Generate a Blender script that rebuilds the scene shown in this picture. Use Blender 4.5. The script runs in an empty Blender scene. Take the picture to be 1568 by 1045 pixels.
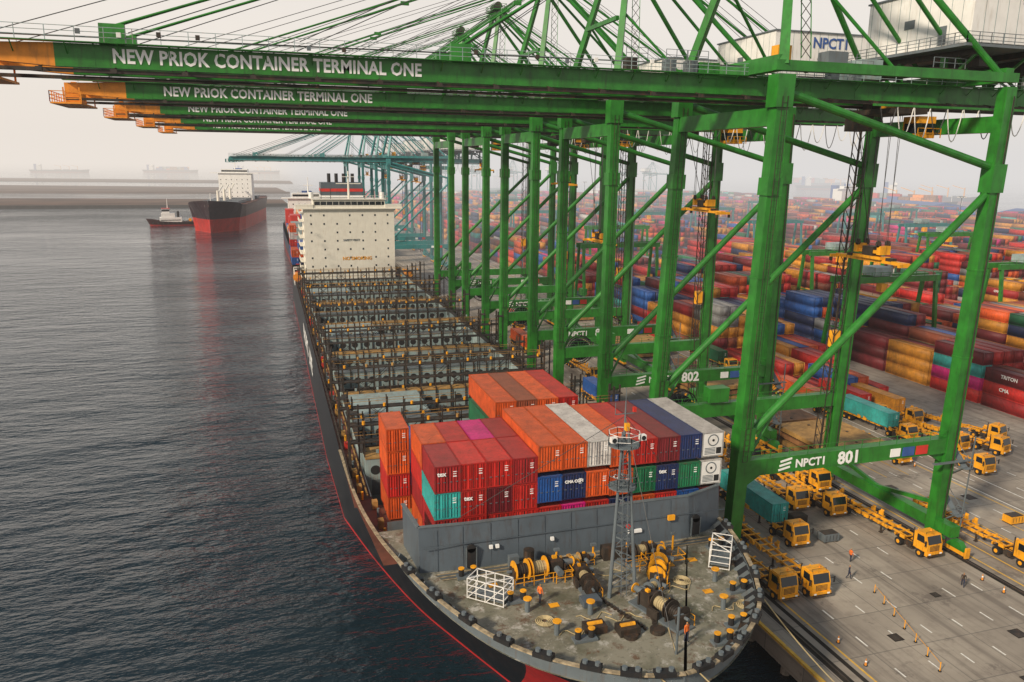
import bpy, math, random
import numpy as np
from mathutils import Vector, Matrix
random.seed(7); np.random.seed(7)
S=bpy.context.scene
COL=S.collection
# ------------------------------------------------------------------ helpers
def link(o,parent=None):
    COL.objects.link(o)
    if parent: o.parent=parent
    return o
def empty(name,loc=(0,0,0),rot=0):
    o=bpy.data.objects.new(name,None); o.location=loc; o.rotation_euler=(0,0,rot); o.empty_display_size=1
    return link(o)
class NT:
    def __init__(s,mat):
        s.t=mat.node_tree; s.n=s.t.nodes; s.l=s.t.links
    def a(s,typ,**k):
        nd=s.n.new(typ)
        for kk,v in k.items(): setattr(nd,kk,v)
        return nd
    def c(s,o,i): s.l.new(o,i)
    def math(s,op,a,b=None,clamp=False):
        m=s.n.new('ShaderNodeMath'); m.operation=op; m.use_clamp=clamp
        for i,v in enumerate((a,b)):
            if v is None: continue
            if isinstance(v,(int,float)): m.inputs[i].default_value=v
            else: s.l.new(v,m.inputs[i])
        return m.outputs[0]
    def mix(s,f,a,b,mode='MIX'):
        m=s.n.new('ShaderNodeMixRGB'); m.blend_type=mode
        for i,v in zip((0,1,2),(f,a,b)):
            if isinstance(v,(int,float)): m.inputs[i].default_value=v
            elif isinstance(v,tuple): m.inputs[i].default_value=(*v[:3],1)
            else: s.l.new(v,m.inputs[i])
        return m.outputs[0]
    def noise(s,vec,scale,detail=4,rough=.55):
        n=s.n.new('ShaderNodeTexNoise'); n.inputs['Scale'].default_value=scale; n.inputs['Detail'].default_value=detail
        n.inputs['Roughness'].default_value=rough
        if vec is not None: s.l.new(vec,n.inputs['Vector'])
        return n.outputs['Fac']
    def ramp(s,f,lo,hi):
        m=s.n.new('ShaderNodeMapRange'); m.inputs[1].default_value=lo; m.inputs[2].default_value=hi
        s.l.new(f,m.inputs[0]); return m.outputs[0]
    def mapping(s,vec,scale=(1,1,1),rot=(0,0,0)):
        m=s.n.new('ShaderNodeMapping'); m.inputs['Scale'].default_value=scale; m.inputs['Rotation'].default_value=rot
        s.l.new(vec,m.inputs['Vector']); return m.outputs[0]
def newmat(name):
    m=bpy.data.materials.new(name); m.use_nodes=True
    return m,NT(m),m.node_tree.nodes['Principled BSDF']
def paint(name,col,rough=.5,metal=0,var=.25,dirt=(.10,.06,.04),dirtamt=.35,scale=.6,spec=None):
    m,n,b=newmat(name)
    g=n.a('ShaderNodeNewGeometry').outputs['Position']
    n1=n.noise(g,scale,4); n2=n.noise(n.mapping(g,(1.6,1.6,.25)),1.3,5,.65)
    dark=tuple(c*(1-var) for c in col); lite=tuple(min(1,c*(1+var)) for c in col)
    c=n.mix(n.ramp(n1,.3,.7),dark,lite)
    f=n.math('MULTIPLY',n.ramp(n2,.52,.75),dirtamt)
    c=n.mix(f,c,dirt); n.c(c,b.inputs['Base Color'])
    b.inputs['Roughness'].default_value=rough; b.inputs['Metallic'].default_value=metal
    if spec is not None: b.inputs['Specular IOR Level'].default_value=spec
    return m
BOXF=[(0,3,2,1),(4,5,6,7),(0,1,5,4),(1,2,6,5),(2,3,7,6),(3,0,4,7)]
class B:
    def __init__(s): s.v=[]; s.f=[]; s.m=[]; s.mats=[]
    def mi(s,m):
        if m not in s.mats: s.mats.append(m)
        return s.mats.index(m)
    def add(s,vs,fs,m):
        o=len(s.v); s.v+= [tuple(x) for x in vs]; k=s.mi(m)
        for f in fs: s.f.append(tuple(i+o for i in f)); s.m.append(k)
    def box(s,x0,x1,y0,y1,z0,z1,m):
        s.add([(x0,y0,z0),(x1,y0,z0),(x1,y1,z0),(x0,y1,z0),(x0,y0,z1),(x1,y0,z1),(x1,y1,z1),(x0,y1,z1)],BOXF,m)
    def cbox(s,c,sz,m):
        x,y,z=c; a,b,d=sz; s.box(x-a/2,x+a/2,y-b/2,y+b/2,z-d/2,z+d/2,m)
    def beam(s,p,q,w,h,m,w2=None,h2=None):
        p=Vector(p);q=Vector(q);d=(q-p).normalized()
        ref=Vector((0,0,1)) if abs(d.z)<.98 else Vector((0,1,0))
        sd=d.cross(ref).normalized(); up=sd.cross(d)
        w2=w2 or w; h2=h2 or h
        vs=[]
        for P,W,H in((p,w,h),(q,w2,h2)):
            vs+=[P-sd*W/2-up*H/2,P+sd*W/2-up*H/2,P+sd*W/2+up*H/2,P-sd*W/2+up*H/2]
        s.add(vs,[(0,1,2,3),(7,6,5,4),(0,4,5,1),(1,5,6,2),(2,6,7,3),(3,7,4,0)],m)
    def cyl(s,p,q,r,m,n=8,r2=None,caps=True):
        p=Vector(p);q=Vector(q);d=(q-p).normalized()
        ref=Vector((0,0,1)) if abs(d.z)<.95 else Vector((1,0,0))
        a=d.cross(ref).normalized(); b=d.cross(a); r2=r if r2 is None else r2
        vs=[]
        for P,R in((p,r),(q,r2)):
            for i in range(n):
                t=2*math.pi*i/n; vs.append(P+a*R*math.cos(t)+b*R*math.sin(t))
        fs=[(i,i+n,(i+1)%n+n,(i+1)%n) for i in range(n)]
        if caps: fs+=[tuple(range(n)),tuple(reversed(range(n,2*n)))]
        s.add(vs,fs,m)
    def prism(s,prof,x0,x1,m):
        n=len(prof); vs=[(x0,y,z) for y,z in prof]+[(x1,y,z) for y,z in prof]
        fs=[(i,(i+1)%n,(i+1)%n+n,i+n) for i in range(n)]+[tuple(reversed(range(n))),tuple(range(n,2*n))]
        s.add(vs,fs,m)
    def poly(s,pts,m): s.add(pts,[tuple(range(len(pts)))],m)
    def rail(s,pts,m,h=1.1,step=2.0,r=.035,levels=3):
        for p,q in zip(pts[:-1],pts[1:]):
            p=Vector(p);q=Vector(q);L=(q-p).length;n=max(1,int(L/step))
            for k in range(levels):
                z=Vector((0,0,h*(k+1)/levels)); s.beam(p+z,q+z,r*1.6,r*1.6,m)
            for i in range(n+1):
                c=p.lerp(q,i/n); s.beam(c,c+Vector((0,0,h)),r*1.8,r*1.8,m)
    def mesh(s,name,smooth=False):
        me=bpy.data.meshes.new(name); me.from_pydata(s.v,[],s.f)
        for m in s.mats: me.materials.append(m)
        me.polygons.foreach_set('material_index',s.m)
        if smooth: me.polygons.foreach_set('use_smooth',[True]*len(s.f))
        me.update(); return me
    def obj(s,name,parent=None,loc=(0,0,0),rot=0,smooth=False):
        me=s.mesh(name,smooth)
        o=bpy.data.objects.new(name,me); o.location=loc; o.rotation_euler=(0,0,rot)
        return link(o,parent)
def inst(name,me,loc,rot=0,parent=None,color=None,scale=None):
    o=bpy.data.objects.new(name,me); o.location=loc; o.rotation_euler=(0,0,rot)
    if color: o.color=(*color,1)
    if scale: o.scale=scale
    return link(o,parent)
def text(name,body,loc,size,mat,parent=None,rot=(math.pi/2,0,0),bold=.02,align='LEFT',sx=1,sp=1):
    c=bpy.data.curves.new(name,'FONT'); c.body=body; c.size=size; c.offset=bold; c.extrude=.01
    c.align_x=align; c.align_y='CENTER'; c.space_character=sp; c.materials.append(mat)
    c.resolution_u=2
    o=bpy.data.objects.new(name,c); o.location=loc; o.rotation_euler=rot; o.scale=(sx,1,1)
    return link(o,parent)
# ------------------------------------------------------------------ materials
GREEN=paint('crane_green_paint',(.020,.175,.016),.4,var=.30,dirt=(.02,.04,.012),dirtamt=.6)
TEAL=paint('crane_teal_paint',(.03,.20,.20),.5,var=.2)
ORANGE=paint('boom_orange_paint',(.80,.28,.02),.5,dirtamt=.5)
YELLOW=paint('machine_yellow_paint',(.80,.35,.012),.45,var=.18,dirt=(.12,.06,.02),dirtamt=.7)
WHITE=paint('white_paint',(.78,.77,.74),.5,var=.06,dirt=(.35,.27,.18),dirtamt=.35)
CREAM=paint('superstructure_paint',(.76,.73,.64),.5,var=.05,dirt=(.40,.28,.16),dirtamt=.3)
LETTER=paint('letter_white',(.88,.88,.86),.5,var=.02,dirtamt=.1)
BLACK=paint('black_rubber',(.012,.012,.013),.75,dirtamt=.2)
DARKST=paint('dark_rusty_steel',(.032,.024,.018),.6,var=.5,dirt=(.13,.055,.02),dirtamt=.6,scale=1.2)
GREYST=paint('grey_steel',(.12,.145,.16),.5,var=.15,dirt=(.12,.07,.04),dirtamt=.45)
LGREY=paint('hold_grey_paint',(.26,.34,.34),.55,var=.2,dirt=(.24,.09,.035),dirtamt=.7)
BREAK=paint('breakwater_grey',(.085,.108,.13),.42,var=.14,dirt=(.06,.04,.03),dirtamt=.6,scale=.35)
GLASS=paint('dark_glass',(.01,.014,.018),.1,var=.1,dirtamt=0)
RUSTY=paint('rusty_plate',(.24,.11,.04),.7,var=.4,dirt=(.06,.03,.02),dirtamt=.7)
OCHRE=paint('ochre_deck',(.36,.20,.055),.7,var=.35,dirt=(.07,.05,.03),dirtamt=.7,scale=.8)
CAPR=paint('worn_cap_rail',(.34,.27,.17),.7,var=.5,dirt=(.05,.045,.04),dirtamt=.8,scale=2)
DECKRED=paint('red_oxide_deck',(.15,.05,.032),.7,var=.3)
REDP=paint('red_paint',(.55,.03,.02),.45,var=.15)
BLUEP=paint('blue_paint',(.03,.09,.3),.5)
CABLE=paint('steel_cable',(.05,.05,.05),.5,dirtamt=0)
ROPE=paint('mooring_rope',(.40,.32,.17),.9,dirtamt=.2)
STRIPE=paint('white_road_marking',(.74,.73,.68),.8,var=.15,dirt=(.32,.28,.24),dirtamt=.9,scale=2)
YSTRIPE=paint('yellow_road_marking',(.68,.40,.05),.8,var=.15,dirt=(.34,.27,.18),dirtamt=.8,scale=2)
RAILM=paint('rail_steel',(.07,.055,.045),.45,metal=.4)
MUD=paint('mudflat',(.10,.058,.040),1,var=.45,scale=.015,dirtamt=.6,dirt=(.04,.03,.025),spec=0)
ROCK=paint('rock_dark',(.03,.027,.024),.9,var=.4,scale=.3,spec=.1)
SKIN=paint('skin',(.28,.15,.09),.6,dirtamt=0)
VEST=paint('orange_vest',(.75,.16,.02),.8,dirtamt=.1)
TROUS=paint('navy_trousers',(.02,.025,.05),.9,dirtamt=.1)

def deck_mat():
    m,n,b=newmat('worn_deck')
    g=n.a('ShaderNodeNewGeometry').outputs['Position']
    c=n.mix(n.ramp(n.noise(g,.35,6,.65),.36,.60),(.105,.105,.068),(.25,.235,.18))
    c=n.mix(n.ramp(n.noise(g,.9,6,.75),.54,.64),c,(.42,.40,.35))
    c=n.mix(n.math('MULTIPLY',n.ramp(n.noise(g,.8,5,.7),.55,.64),.8),c,(.11,.05,.022))
    c=n.mix(n.math('MULTIPLY',n.ramp(n.noise(g,2.7,5,.7),.55,.68),.5),c,(.04,.035,.03))
    n.c(c,b.inputs['Base Color']); b.inputs['Roughness'].default_value=.5
    return m
DECK=deck_mat()
def container_mat(name,src):
    m,n,b=newmat(name)
    if src=='obj': base=n.a('ShaderNodeObjectInfo').outputs['Color']
    else:
        at=n.a('ShaderNodeAttribute'); at.attribute_name='Col'; base=at.outputs['Color']
    geo=n.a('ShaderNodeNewGeometry'); g=geo.outputs['Position']
    sp=n.a('ShaderNodeSeparateXYZ'); n.c(g,sp.inputs[0])
    sn=n.a('ShaderNodeSeparateXYZ'); n.c(geo.outputs['True Normal'],sn.inputs[0])
    f=n.math('GREATER_THAN',n.math('ABSOLUTE',sn.outputs[1]),.5)
    mx=n.a('ShaderNodeMix'); n.c(f,mx.inputs[0]); n.c(sp.outputs[1],mx.inputs[2]); n.c(sp.outputs[0],mx.inputs[3])
    w=n.math('SINE',n.math('MULTIPLY',mx.outputs[0],2*math.pi/.28))
    w=n.math('MULTIPLY',w,1.6)
    w2=n.math('MINIMUM',n.math('MAXIMUM',w,-1),1)
    bp=n.a('ShaderNodeBump'); bp.inputs['Strength'].default_value=1; bp.inputs['Distance'].default_value=.035
    n.c(w2,bp.inputs['Height']); n.c(bp.outputs[0],b.inputs['Normal'])
    n1=n.noise(g,.7,4,.6); n2=n.noise(n.mapping(g,(2,2,.3)),1.5,5,.7); n3=n.noise(g,3.2,4,.7)
    c=n.mix(1,base,n.mix(n.ramp(n1,.3,.7),(.68,.64,.64),(1.15,1.1,1.08)),'MULTIPLY')
    top=n.math('GREATER_THAN',sn.outputs[2],.5)
    c=n.mix(n.math('MULTIPLY',top,.10),c,(.50,.38,.30))
    c=n.mix(n.math('MULTIPLY',n.ramp(n3,.56,.74),.55),c,(.13,.05,.025))
    c=n.mix(n.math('MULTIPLY',n.ramp(n2,.54,.76),.55),c,(.04,.028,.022))
    n.c(c,b.inputs['Base Color']); b.inputs['Roughness'].default_value=.5
    return m
CMAT=container_mat('container_corrugated','obj'); CYARD=container_mat('container_corrugated_yard','att')
def frame_mat():
    m,n,b=newmat('container_frame')
    base=n.a('ShaderNodeObjectInfo').outputs['Color']
    g=n.a('ShaderNodeNewGeometry').outputs['Position']
    c=n.mix(1,base,(.7,.7,.7),'MULTIPLY')
    c=n.mix(n.math('MULTIPLY',n.ramp(n.noise(g,2.5,5),.5,.7),.6),c,(.09,.045,.03))
    n.c(c,b.inputs['Base Color']); b.inputs['Roughness'].default_value=.5
    return m
CFRAME=frame_mat()
def hull_mat(name,top,low,zsplit,bow=None):
    m,n,b=newmat(name)
    g=n.a('ShaderNodeNewGeometry').outputs['Position']
    sp=n.a('ShaderNodeSeparateXYZ'); n.c(g,sp.inputs[0])
    thr=zsplit
    if bow:
        thr=n.math('ADD',n.math('MULTIPLY',n.math('SUBTRACT',1,n.ramp(sp.outputs[1],bow[0],bow[1])),bow[2]),zsplit)
    f=n.math('GREATER_THAN',n.math('SUBTRACT',sp.outputs[2],thr),0)
    c=n.mix(f,low,top)
    st=n.noise(n.mapping(g,(.9,.9,.12)),1.0,6,.7)
    c=n.mix(n.math('MULTIPLY',n.ramp(st,.5,.72),.3),c,(.07,.045,.04))
    c=n.mix(n.math('MULTIPLY',n.ramp(n.noise(g,.25,4),.4,.7),.3),c,(.02,.015,.015))
    n.c(c,b.inputs['Base Color']); b.inputs['Roughness'].default_value=.4
    return m
HULL=hull_mat('hull_black_and_red',(.008,.010,.014),(.50,.025,.025),-3.1,(52,63,10.9))
HULLRED=hull_mat('hull_dark_red',(.035,.018,.025),(.50,.03,.02),6.0)
HULLBLK=hull_mat('tug_hull',(.05,.012,.012),(.30,.02,.02),-2.4)
HULLFAR=hull_mat('distant_hull',(.04,.05,.08),(.2,.03,.03),0)
def ground_mat():
    m,n,b=newmat('quay_concrete')
    g=n.a('ShaderNodeNewGeometry').outputs['Position']
    c=n.mix(n.ramp(n.noise(g,.06,6,.6),.35,.65),(.24,.205,.168),(.42,.37,.305))
    c=n.mix(n.math('MULTIPLY',n.ramp(n.noise(g,.5,6,.7),.5,.72),.6),c,(.17,.14,.115))
    tr=n.noise(n.mapping(g,(.55,.02,1)),1,5,.6)
    c=n.mix(n.math('MULTIPLY',n.ramp(tr,.5,.64),.6),c,(.115,.095,.08))
    tr2=n.noise(n.mapping(g,(2.6,.03,1),(0,0,.05)),1,3,.6)
    c=n.mix(n.math('MULTIPLY',n.ramp(tr2,.6,.7),.5),c,(.07,.06,.055))
    c=n.mix(n.math('MULTIPLY',n.ramp(n.noise(g,.17,5,.75),.59,.65),.6),c,(.10,.082,.07))
    br=n.a('ShaderNodeTexBrick'); br.offset=0; br.inputs['Scale'].default_value=1; br.inputs['Brick Width'].default_value=6; br.inputs['Row Height'].default_value=6
    br.inputs['Mortar Size'].default_value=.06; n.c(g,br.inputs['Vector'])
    br.inputs['Color1'].default_value=(0,0,0,1); br.inputs['Color2'].default_value=(1,1,1,1)
    c=n.mix(n.math('MULTIPLY',br.outputs['Color'],.28),c,(.15,.13,.11))
    c=n.mix(n.math('MULTIPLY',br.outputs['Fac'],.6),c,(.08,.075,.07))
    n.c(c,b.inputs['Base Color']); b.inputs['Roughness'].default_value=.85
    return m
CONC=ground_mat()
def water_mat():
    m,n,b=newmat('harbour_water')
    b.inputs['Base Color'].default_value=(.007,.019,.028,1); b.inputs['Roughness'].default_value=.06; b.inputs['IOR'].default_value=1.33
    g=n.a('ShaderNodeNewGeometry').outputs['Position']
    a1=n.noise(n.mapping(g,(.22,.50,1),(0,0,.35)),1.0,4,.5)
    a2=n.noise(n.mapping(g,(.75,1.6,1),(0,0,-.25)),1.0,3,.5)
    a3=n.noise(n.mapping(g,(.008,.022,1),(0,0,.5)),1.0,5,.6)
    a4=n.noise(n.mapping(g,(.05,.11,1),(0,0,.2)),1.0,2,.5)
    h=n.math('ADD',n.math('ADD',n.math('MULTIPLY',a1,1.0),n.math('MULTIPLY',a2,.42)),n.math('MULTIPLY',a4,2.0))
    amp=n.math('ADD',n.math('MULTIPLY',n.ramp(a3,.36,.62),.7),.16)
    bp=n.a('ShaderNodeBump'); bp.inputs['Distance'].default_value=1.2
    n.c(amp,bp.inputs['Strength'])
    n.c(h,bp.inputs['Height']); n.c(bp.outputs[0],b.inputs['Normal'])
    return m
WATER=water_mat()
# ------------------------------------------------------------------ water, land
WZ=-3.5
b=B(); b.poly([(-15000,-3000,WZ),(15000,-3000,WZ),(15000,16000,WZ),(-15000,16000,WZ)],WATER); b.obj('harbour_water')
QX=46.0
b=B()
b.poly([(QX,-60,0),(640,-60,0),(640,1250,0),(QX,1250,0)],CONC)
b.poly([(QX,-60,-1.9),(QX,-60,0),(QX,1250,0),(QX,1250,-1.9)],CONC)
b.poly([(QX,-60,-1.9),(QX,1250,-1.9),(54,1250,-1.9),(54,-60,-1.9)],ROCK)
b.poly([(54,-60,-6),(54,-60,-1.9),(54,1250,-1.9),(54,1250,-6)],ROCK)
b.poly([(54,1250,-6),(54,1250,0),(640,1250,0),(640,1250,-6)],ROCK)
b.poly([(640,-60,-6),(640,-60,0),(640,1250,0),(640,1250,-6)],ROCK)
b.obj('quay_ground')
b=B()
for y in range(-20,400,6):
    b.cyl((47.2,y,-6),(47.2,y,-1.9),.5,CONC,10); b.beam((47.2,y,-3.2),(51,y+3,-2),.4,.4,CONC)
    b.cyl((51,y,-6),(51,y,-1.9),.5,CONC,8)
b.obj('quay_pile')
for y in range(8,400,14):
    b=B(); b.box(44.9,45.2,y,y+2.2,-3.2,-.2,BLACK); b.cyl((45.2,y+1.1,-1),(46,y+1.1,-1),.55,BLACK,12); b.box(45.2,45.9,y+.2,y+2,-2.8,-2.2,BLACK)
    b.box(44.86,44.9,y+.1,y+.3,-3.1,-.3,YELLOW); b.box(44.86,44.9,y+1.9,y+2.1,-3.1,-.3,YELLOW)
    b.obj('quay_fender')
b=B(); b.box(46.05,46.4,-60,1250,.0,.28,YSTRIPE); b.obj('quay_kerb')
for i,y in enumerate(range(24,400,21)):
    b=B(); b.cyl((46.9,y,0),(46.9,y,.6),.28,BLACK,12); b.cyl((46.9,y,.6),(46.9,y,.75),.45,BLACK,12); b.cyl((46.9,y,0),(46.9,y,.08),.5,YELLOW,12)
    b.obj('quay_bollard')
RX0=48.7; G=29.5
b=B()
for x in (RX0,RX0+G):
    b.box(x-.5,x-.08,-60,700,.004,.008,ROCK); b.box(x+.08,x+.5,-60,700,.004,.008,ROCK)
    b.box(x-.07,x+.07,-60,700,.004,.09,RAILM)
b.box(50.0,50.5,-60,700,.004,.012,ROCK)
b.obj('crane_rail_track')
b=B()
def mark(x0,x1,y0,y1,m=STRIPE): b.poly([(x0,y0,.009),(x1,y0,.009),(x1,y1,.009),(x0,y1,.009)],m)
for x in (51.0,79.6,82.2,96.5): mark(x,x+.22,-60,420,YSTRIPE)
for x in (54.2,58.2,62.2,66.2,70.2,74.2,86,90,94,100,104,108,112,116,120):
    for y in range(-20,400,5):
        if random.random()<.82: mark(x,x+.17,y+random.random()*.3,y+1.5+random.random()*.4)
for x in (84.2,88.1,92.2):
    for y in range(-20,130,11): mark(x,x+.16,y,y+6,YSTRIPE)
mark(97.5,97.7,-60,420); mark(101.6,101.8,-60,420)
for y in range(20,92,3):
    mark(122,124.5,y,y+.15); mark(130,132.5,y,y+.15); mark(138,140.5,y,y+.15,YSTRIPE)
b.obj('road_marking')
# service pit covers and patched slabs
b=B()
for x,y,w,l in((64.5,45.5,2.6,1.8),(70,52,1.4,1.4),(57.5,55,1.2,1.2),(88,66,2.2,1.6),(93.5,80,1.6,1.6),(68,60.5,.9,.9),(79,48,1.8,1.2)):
    b.box(x,x+w,y,y+l,.004,.016,ROCK); b.box(x+.12,x+w-.12,y+.12,y+l-.12,.016,.022,DARKST)
b.obj('service_pit_cover')
b=B()
def isl(pts,m,z): b.poly([(x,y,z) for x,y in pts],m)
isl([(-2500,890),(-60,905),(25,930),(20,1080),(-200,1110),(-2500,1290)],MUD,-2.9)
isl([(-2500,1400),(-100,1290),(35,1300),(20,1560),(-800,1740),(-2500,2000)],MUD,-2.9)
isl([(-2500,2250),(60,1850),(60,2100),(-2500,2650)],MUD,-2.9)
b.obj('mudflat')
b=B()
pp=[(-2500,888),(-1200,893),(-60,903),(26,930)]
for p,q in zip(pp[:-1],pp[1:]): b.beam((p[0],p[1],-2.9),(q[0],q[1],-2.9),5,4.6,ROCK)
pp=[(-2500,1398),(-100,1288),(36,1298)]
for p,q in zip(pp[:-1],pp[1:]): b.beam((p[0],p[1],-2.9),(q[0],q[1],-2.9),5,3.6,MUD)
b.obj('sea_wall')
# ------------------------------------------------------------------ haze (absorbing boxes whose added glow stands in for scattered light)
def haze(name,sig,col,bx):
    m=bpy.data.materials.new(name+'_glow'); m.use_nodes=True; nt=m.node_tree; nt.nodes.clear()
    out=nt.nodes.new('ShaderNodeOutputMaterial'); ab=nt.nodes.new('ShaderNodeVolumeAbsorption'); em=nt.nodes.new('ShaderNodeEmission'); ad=nt.nodes.new('ShaderNodeAddShader')
    ab.inputs['Color'].default_value=(0,0,0,1); ab.inputs['Density'].default_value=sig
    em.inputs['Color'].default_value=(*col,1); em.inputs['Strength'].default_value=sig
    nt.links.new(ab.outputs[0],ad.inputs[0]); nt.links.new(em.outputs[0],ad.inputs[1]); nt.links.new(ad.outputs[0],out.inputs['Volume'])
    b=B(); b.box(*bx,m); b.obj(name)
haze('haze',.00008,(.82,.76,.70),(-15500,15500,-3500,16500,-20,150))
haze('haze_bank',.00085,(.72,.70,.69),(58,15400,260,16400,-19,120))
haze('haze_bank',.00042,(.84,.77,.70),(-15400,57.5,700,16300,-18.5,125))
# ------------------------------------------------------------------ containers
PAL={'red':(.58,.022,.016),'red2':(.38,.018,.020),'maroon':(.18,.013,.020),'orange':(.74,.11,.016),'brown':(.28,.07,.03),'yellow':(.72,.31,.025),
 'magenta':(.68,.010,.22),'navy':(.012,.032,.13),'blue':(.016,.11,.42),'green':(.010,.18,.075),'teal':(.04,.46,.43),'white':(.64,.63,.60),'grey':(.27,.29,.30)}
def container_mesh(L,kind='door'):
    b=B(); W=2.438; H=2.591; w=W/2
    b.box(-w+.05,w-.05,.05,L-.05,.1,H-.04,CMAT)
    for sx in(-1,1):
        for y in (.0,L-.14):
            b.box(sx*w-(.14 if sx>0 else 0),sx*w+(0 if sx>0 else .14),y,y+.14,.18,H-.18,CFRAME)
            for z in(0,H-.18): b.box(sx*w-(.18 if sx>0 else -.0)-(.005 if sx<0 else -.005),sx*w+(0.18 if sx<0 else 0)+(.005 if sx>0 else -.005),y-.005 if y<1 else y-.035,y+.175 if y<1 else y+.145,z,z+.18,CFRAME)
        for z in(.02,H-.12):
            x0=-w if sx<0 else w-.1; b.box(x0,x0+.1,.18,L-.18,z,z+.1,CFRAME)
    for y in(.01,L-.11):
        for z in(.02,H-.13): b.box(-w+.18,w-.18,y,y+.1,z,z+.11,CFRAME)
    if kind=='door':
        b.box(-.02,.02,.02,.06,.13,H-.14,BLACK)
        for x in(-.85,-.3,.3,.85):
            b.cyl((x,.02,.1),(x,.02,H-.1),.028,CFRAME,6); b.box(x-.1,x+.1,-.005,.03,1.0,1.07,GREYST)
        b.box(.5,.9,.03,.047,1.95,2.02,LETTER); b.box(.5,.8,.03,.047,1.75,1.82,LETTER); b.box(.5,.86,.03,.047,1.5,1.6,LETTER)
    else:
        b.box(-w+.16,w-.16,.0,.05,.15,H-.15,WHITE)
        b.cyl((0,-.03,1.75),(0,.0,1.75),.62,GREYST,20); b.cyl((0,-.05,1.75),(0,-.03,1.75),.5,WHITE,20); b.cyl((0,-.065,1.75),(0,-.05,1.75),.14,BLACK,10)
        for z in (.3,.45,.6,.75,.9): b.box(-.9,.3,-.02,0,z,z+.07,GREYST)
        b.box(.4,.95,-.03,0,.3,.95,BLACK)
    return b.mesh('shipping_container_mesh')
C40=container_mesh(12.19); C20=container_mesh(6.06); R40=container_mesh(12.19,'reefer')
TIER=2.6
def cont(x,y,z,col,L=40,reefer=False,parent=None,rot=0,name='shipping_container'):
    me=R40 if reefer else (C40 if L==40 else C20)
    c=PAL[col] if isinstance(col,str) else col
    k=random.uniform(.8,1.15); return inst(name,me,(x+random.uniform(-.02,.02),y+random.uniform(-.06,.06),z),rot,parent,tuple(min(1,v*k) for v in c))
CZ=9.0
x0=14.3; P=2.47
rnd=lambda:random.choice(['red','red2','maroon','orange','blue','navy','green','brown','red'])
front=[('red2','teal','red2','red'),('red','red','red','red2'),('red','maroon','red','red'),('red2','red','red','maroon'),
('red','blue','red','red'),('red','navy','magenta','red'),('white','orange','red','blue'),('orange','orange','navy','red'),
('red','green','orange','red'),('maroon','navy','red','red'),('navy','green','blue','red'),('white','white','maroon','red')]
back20=['orange','red','magenta','red2']
for c in range(12):
    x=x0+c*P; hc=1.0 if 4<=c<=6 else (0.7 if c>6 else 0)
    for t in range(4):
        z=CZ+t*TIER+(hc if t>1 else 0)
        if hc and t==2: z=CZ+2*TIER+hc*.5
        col=front[c][3-t]
        if c<4:
            cont(x,65,z,col,20); cont(x,71.15,z,back20[c] if t==3 else rnd(),20)
        elif c==11: cont(x,65,z,col,40,reefer=(t>=2))
        else:
            cc=PAL[col]
            if t==3: cc=PAL[{4:'orange',5:'orange',6:'white',7:'orange',8:'red',9:'maroon',10:'navy'}[c]]
            cont(x,65,z,cc,40)
for c in range(-1,12):
    x=x0+c*P
    if c==-1:
        for t in range(4): cont(x+.25,79.4,CZ+t*TIER-1.1,['orange','red','orange','orange'][t],20)
    elif c<4: n=2
    elif c<=7: n=4
    else: n=2
    if c>=0:
        for t in range(n):
            cont(x,79.6,CZ+t*TIER+(.9 if n==4 and t==3 else 0)+(.4 if n==4 and t==2 else 0),('red' if c==7 else ('brown' if c==5 else 'orange')) if t==3 else rnd(),40)
mk=empty('container_marking')
for (cx,t,s) in((0,3,'tex'),(4,1,'tex'),(2,1,'tex'),(1,2,'tex'),(7,2,'CAI'),(9,2,'tex')):
    text('letters',s,(x0+cx*P-.95,64.9,CZ+t*TIER+1.85+(.5 if cx>3 and t==2 else 0)),.6,LETTER,mk)
text('letters','CMA CGM',(x0+5*P-1.0,64.9,CZ+2*TIER+2.35),.4,LETTER,mk)
# ------------------------------------------------------------------ main ship
def hull(b,st,m,zb=-6,levels=9,cx=0,fp=1.7):
    n=len(st); grid=[]
    for (yd,yw,hd,hw,zd) in st:
        row=[]
        for k in range(levels):
            t=k/(levels-1); z=zb+(zd-zb)*t; f=t**fp
            row.append((hw+(hd-hw)*f, yw+(yd-yw)*(t**1.15), z))
        grid.append(row)
    for sgn in(-1,1):
        vs=[(cx+sgn*h,y,z) for row in grid for h,y,z in row]; fs=[]
        for i in range(n-1):
            for k in range(levels-1):
                a=i*levels+k; q=(a,a+1,a+levels+1,a+levels); fs.append(q if sgn>0 else q[::-1])
        b.add(vs,fs,m)
    r=grid[-1]; vs=[(cx-h,y,z) for h,y,z in r]+[(cx+h,y,z) for h,y,z in r]
    b.add(vs,[(k,k+levels,k+levels+1,k+1) for k in range(levels-1)],m)
    return grid
def densify(st,n=4):
    a=np.array(st,float); out=[]
    for i in range(len(a)-1):
        p0=a[max(i-1,0)];p1=a[i];p2=a[i+1];p3=a[min(i+2,len(a)-1)]
        for k in range(n):
            t=k/n
            v=.5*((2*p1)+(-p0+p2)*t+(2*p0-5*p1+4*p2-p3)*t*t+(-p0+3*p1-3*p2+p3)*t**3)
            v[2]=max(v[2],.05);v[3]=max(v[3],.05); out.append(tuple(v))
    out.append(tuple(a[-1])); return out
SCX=26.0
ship=empty('container_ship')
st=[(42,51,.05,.05,11.7),(42.6,51.6,2.6,.3,11.65),(44.2,53,5.6,.8,11.6),(47.2,56,9.2,1.8,11.5),(51,60,11.9,3.4,11.4),(56.5,65.5,14.3,5.6,11.3),(63,72.5,16.1,8.5,11.1),(72,81,17.4,11.8,10.2),(84,93,18.2,15,9.2),(100,106,18.5,17.8,8.8)]
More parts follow.
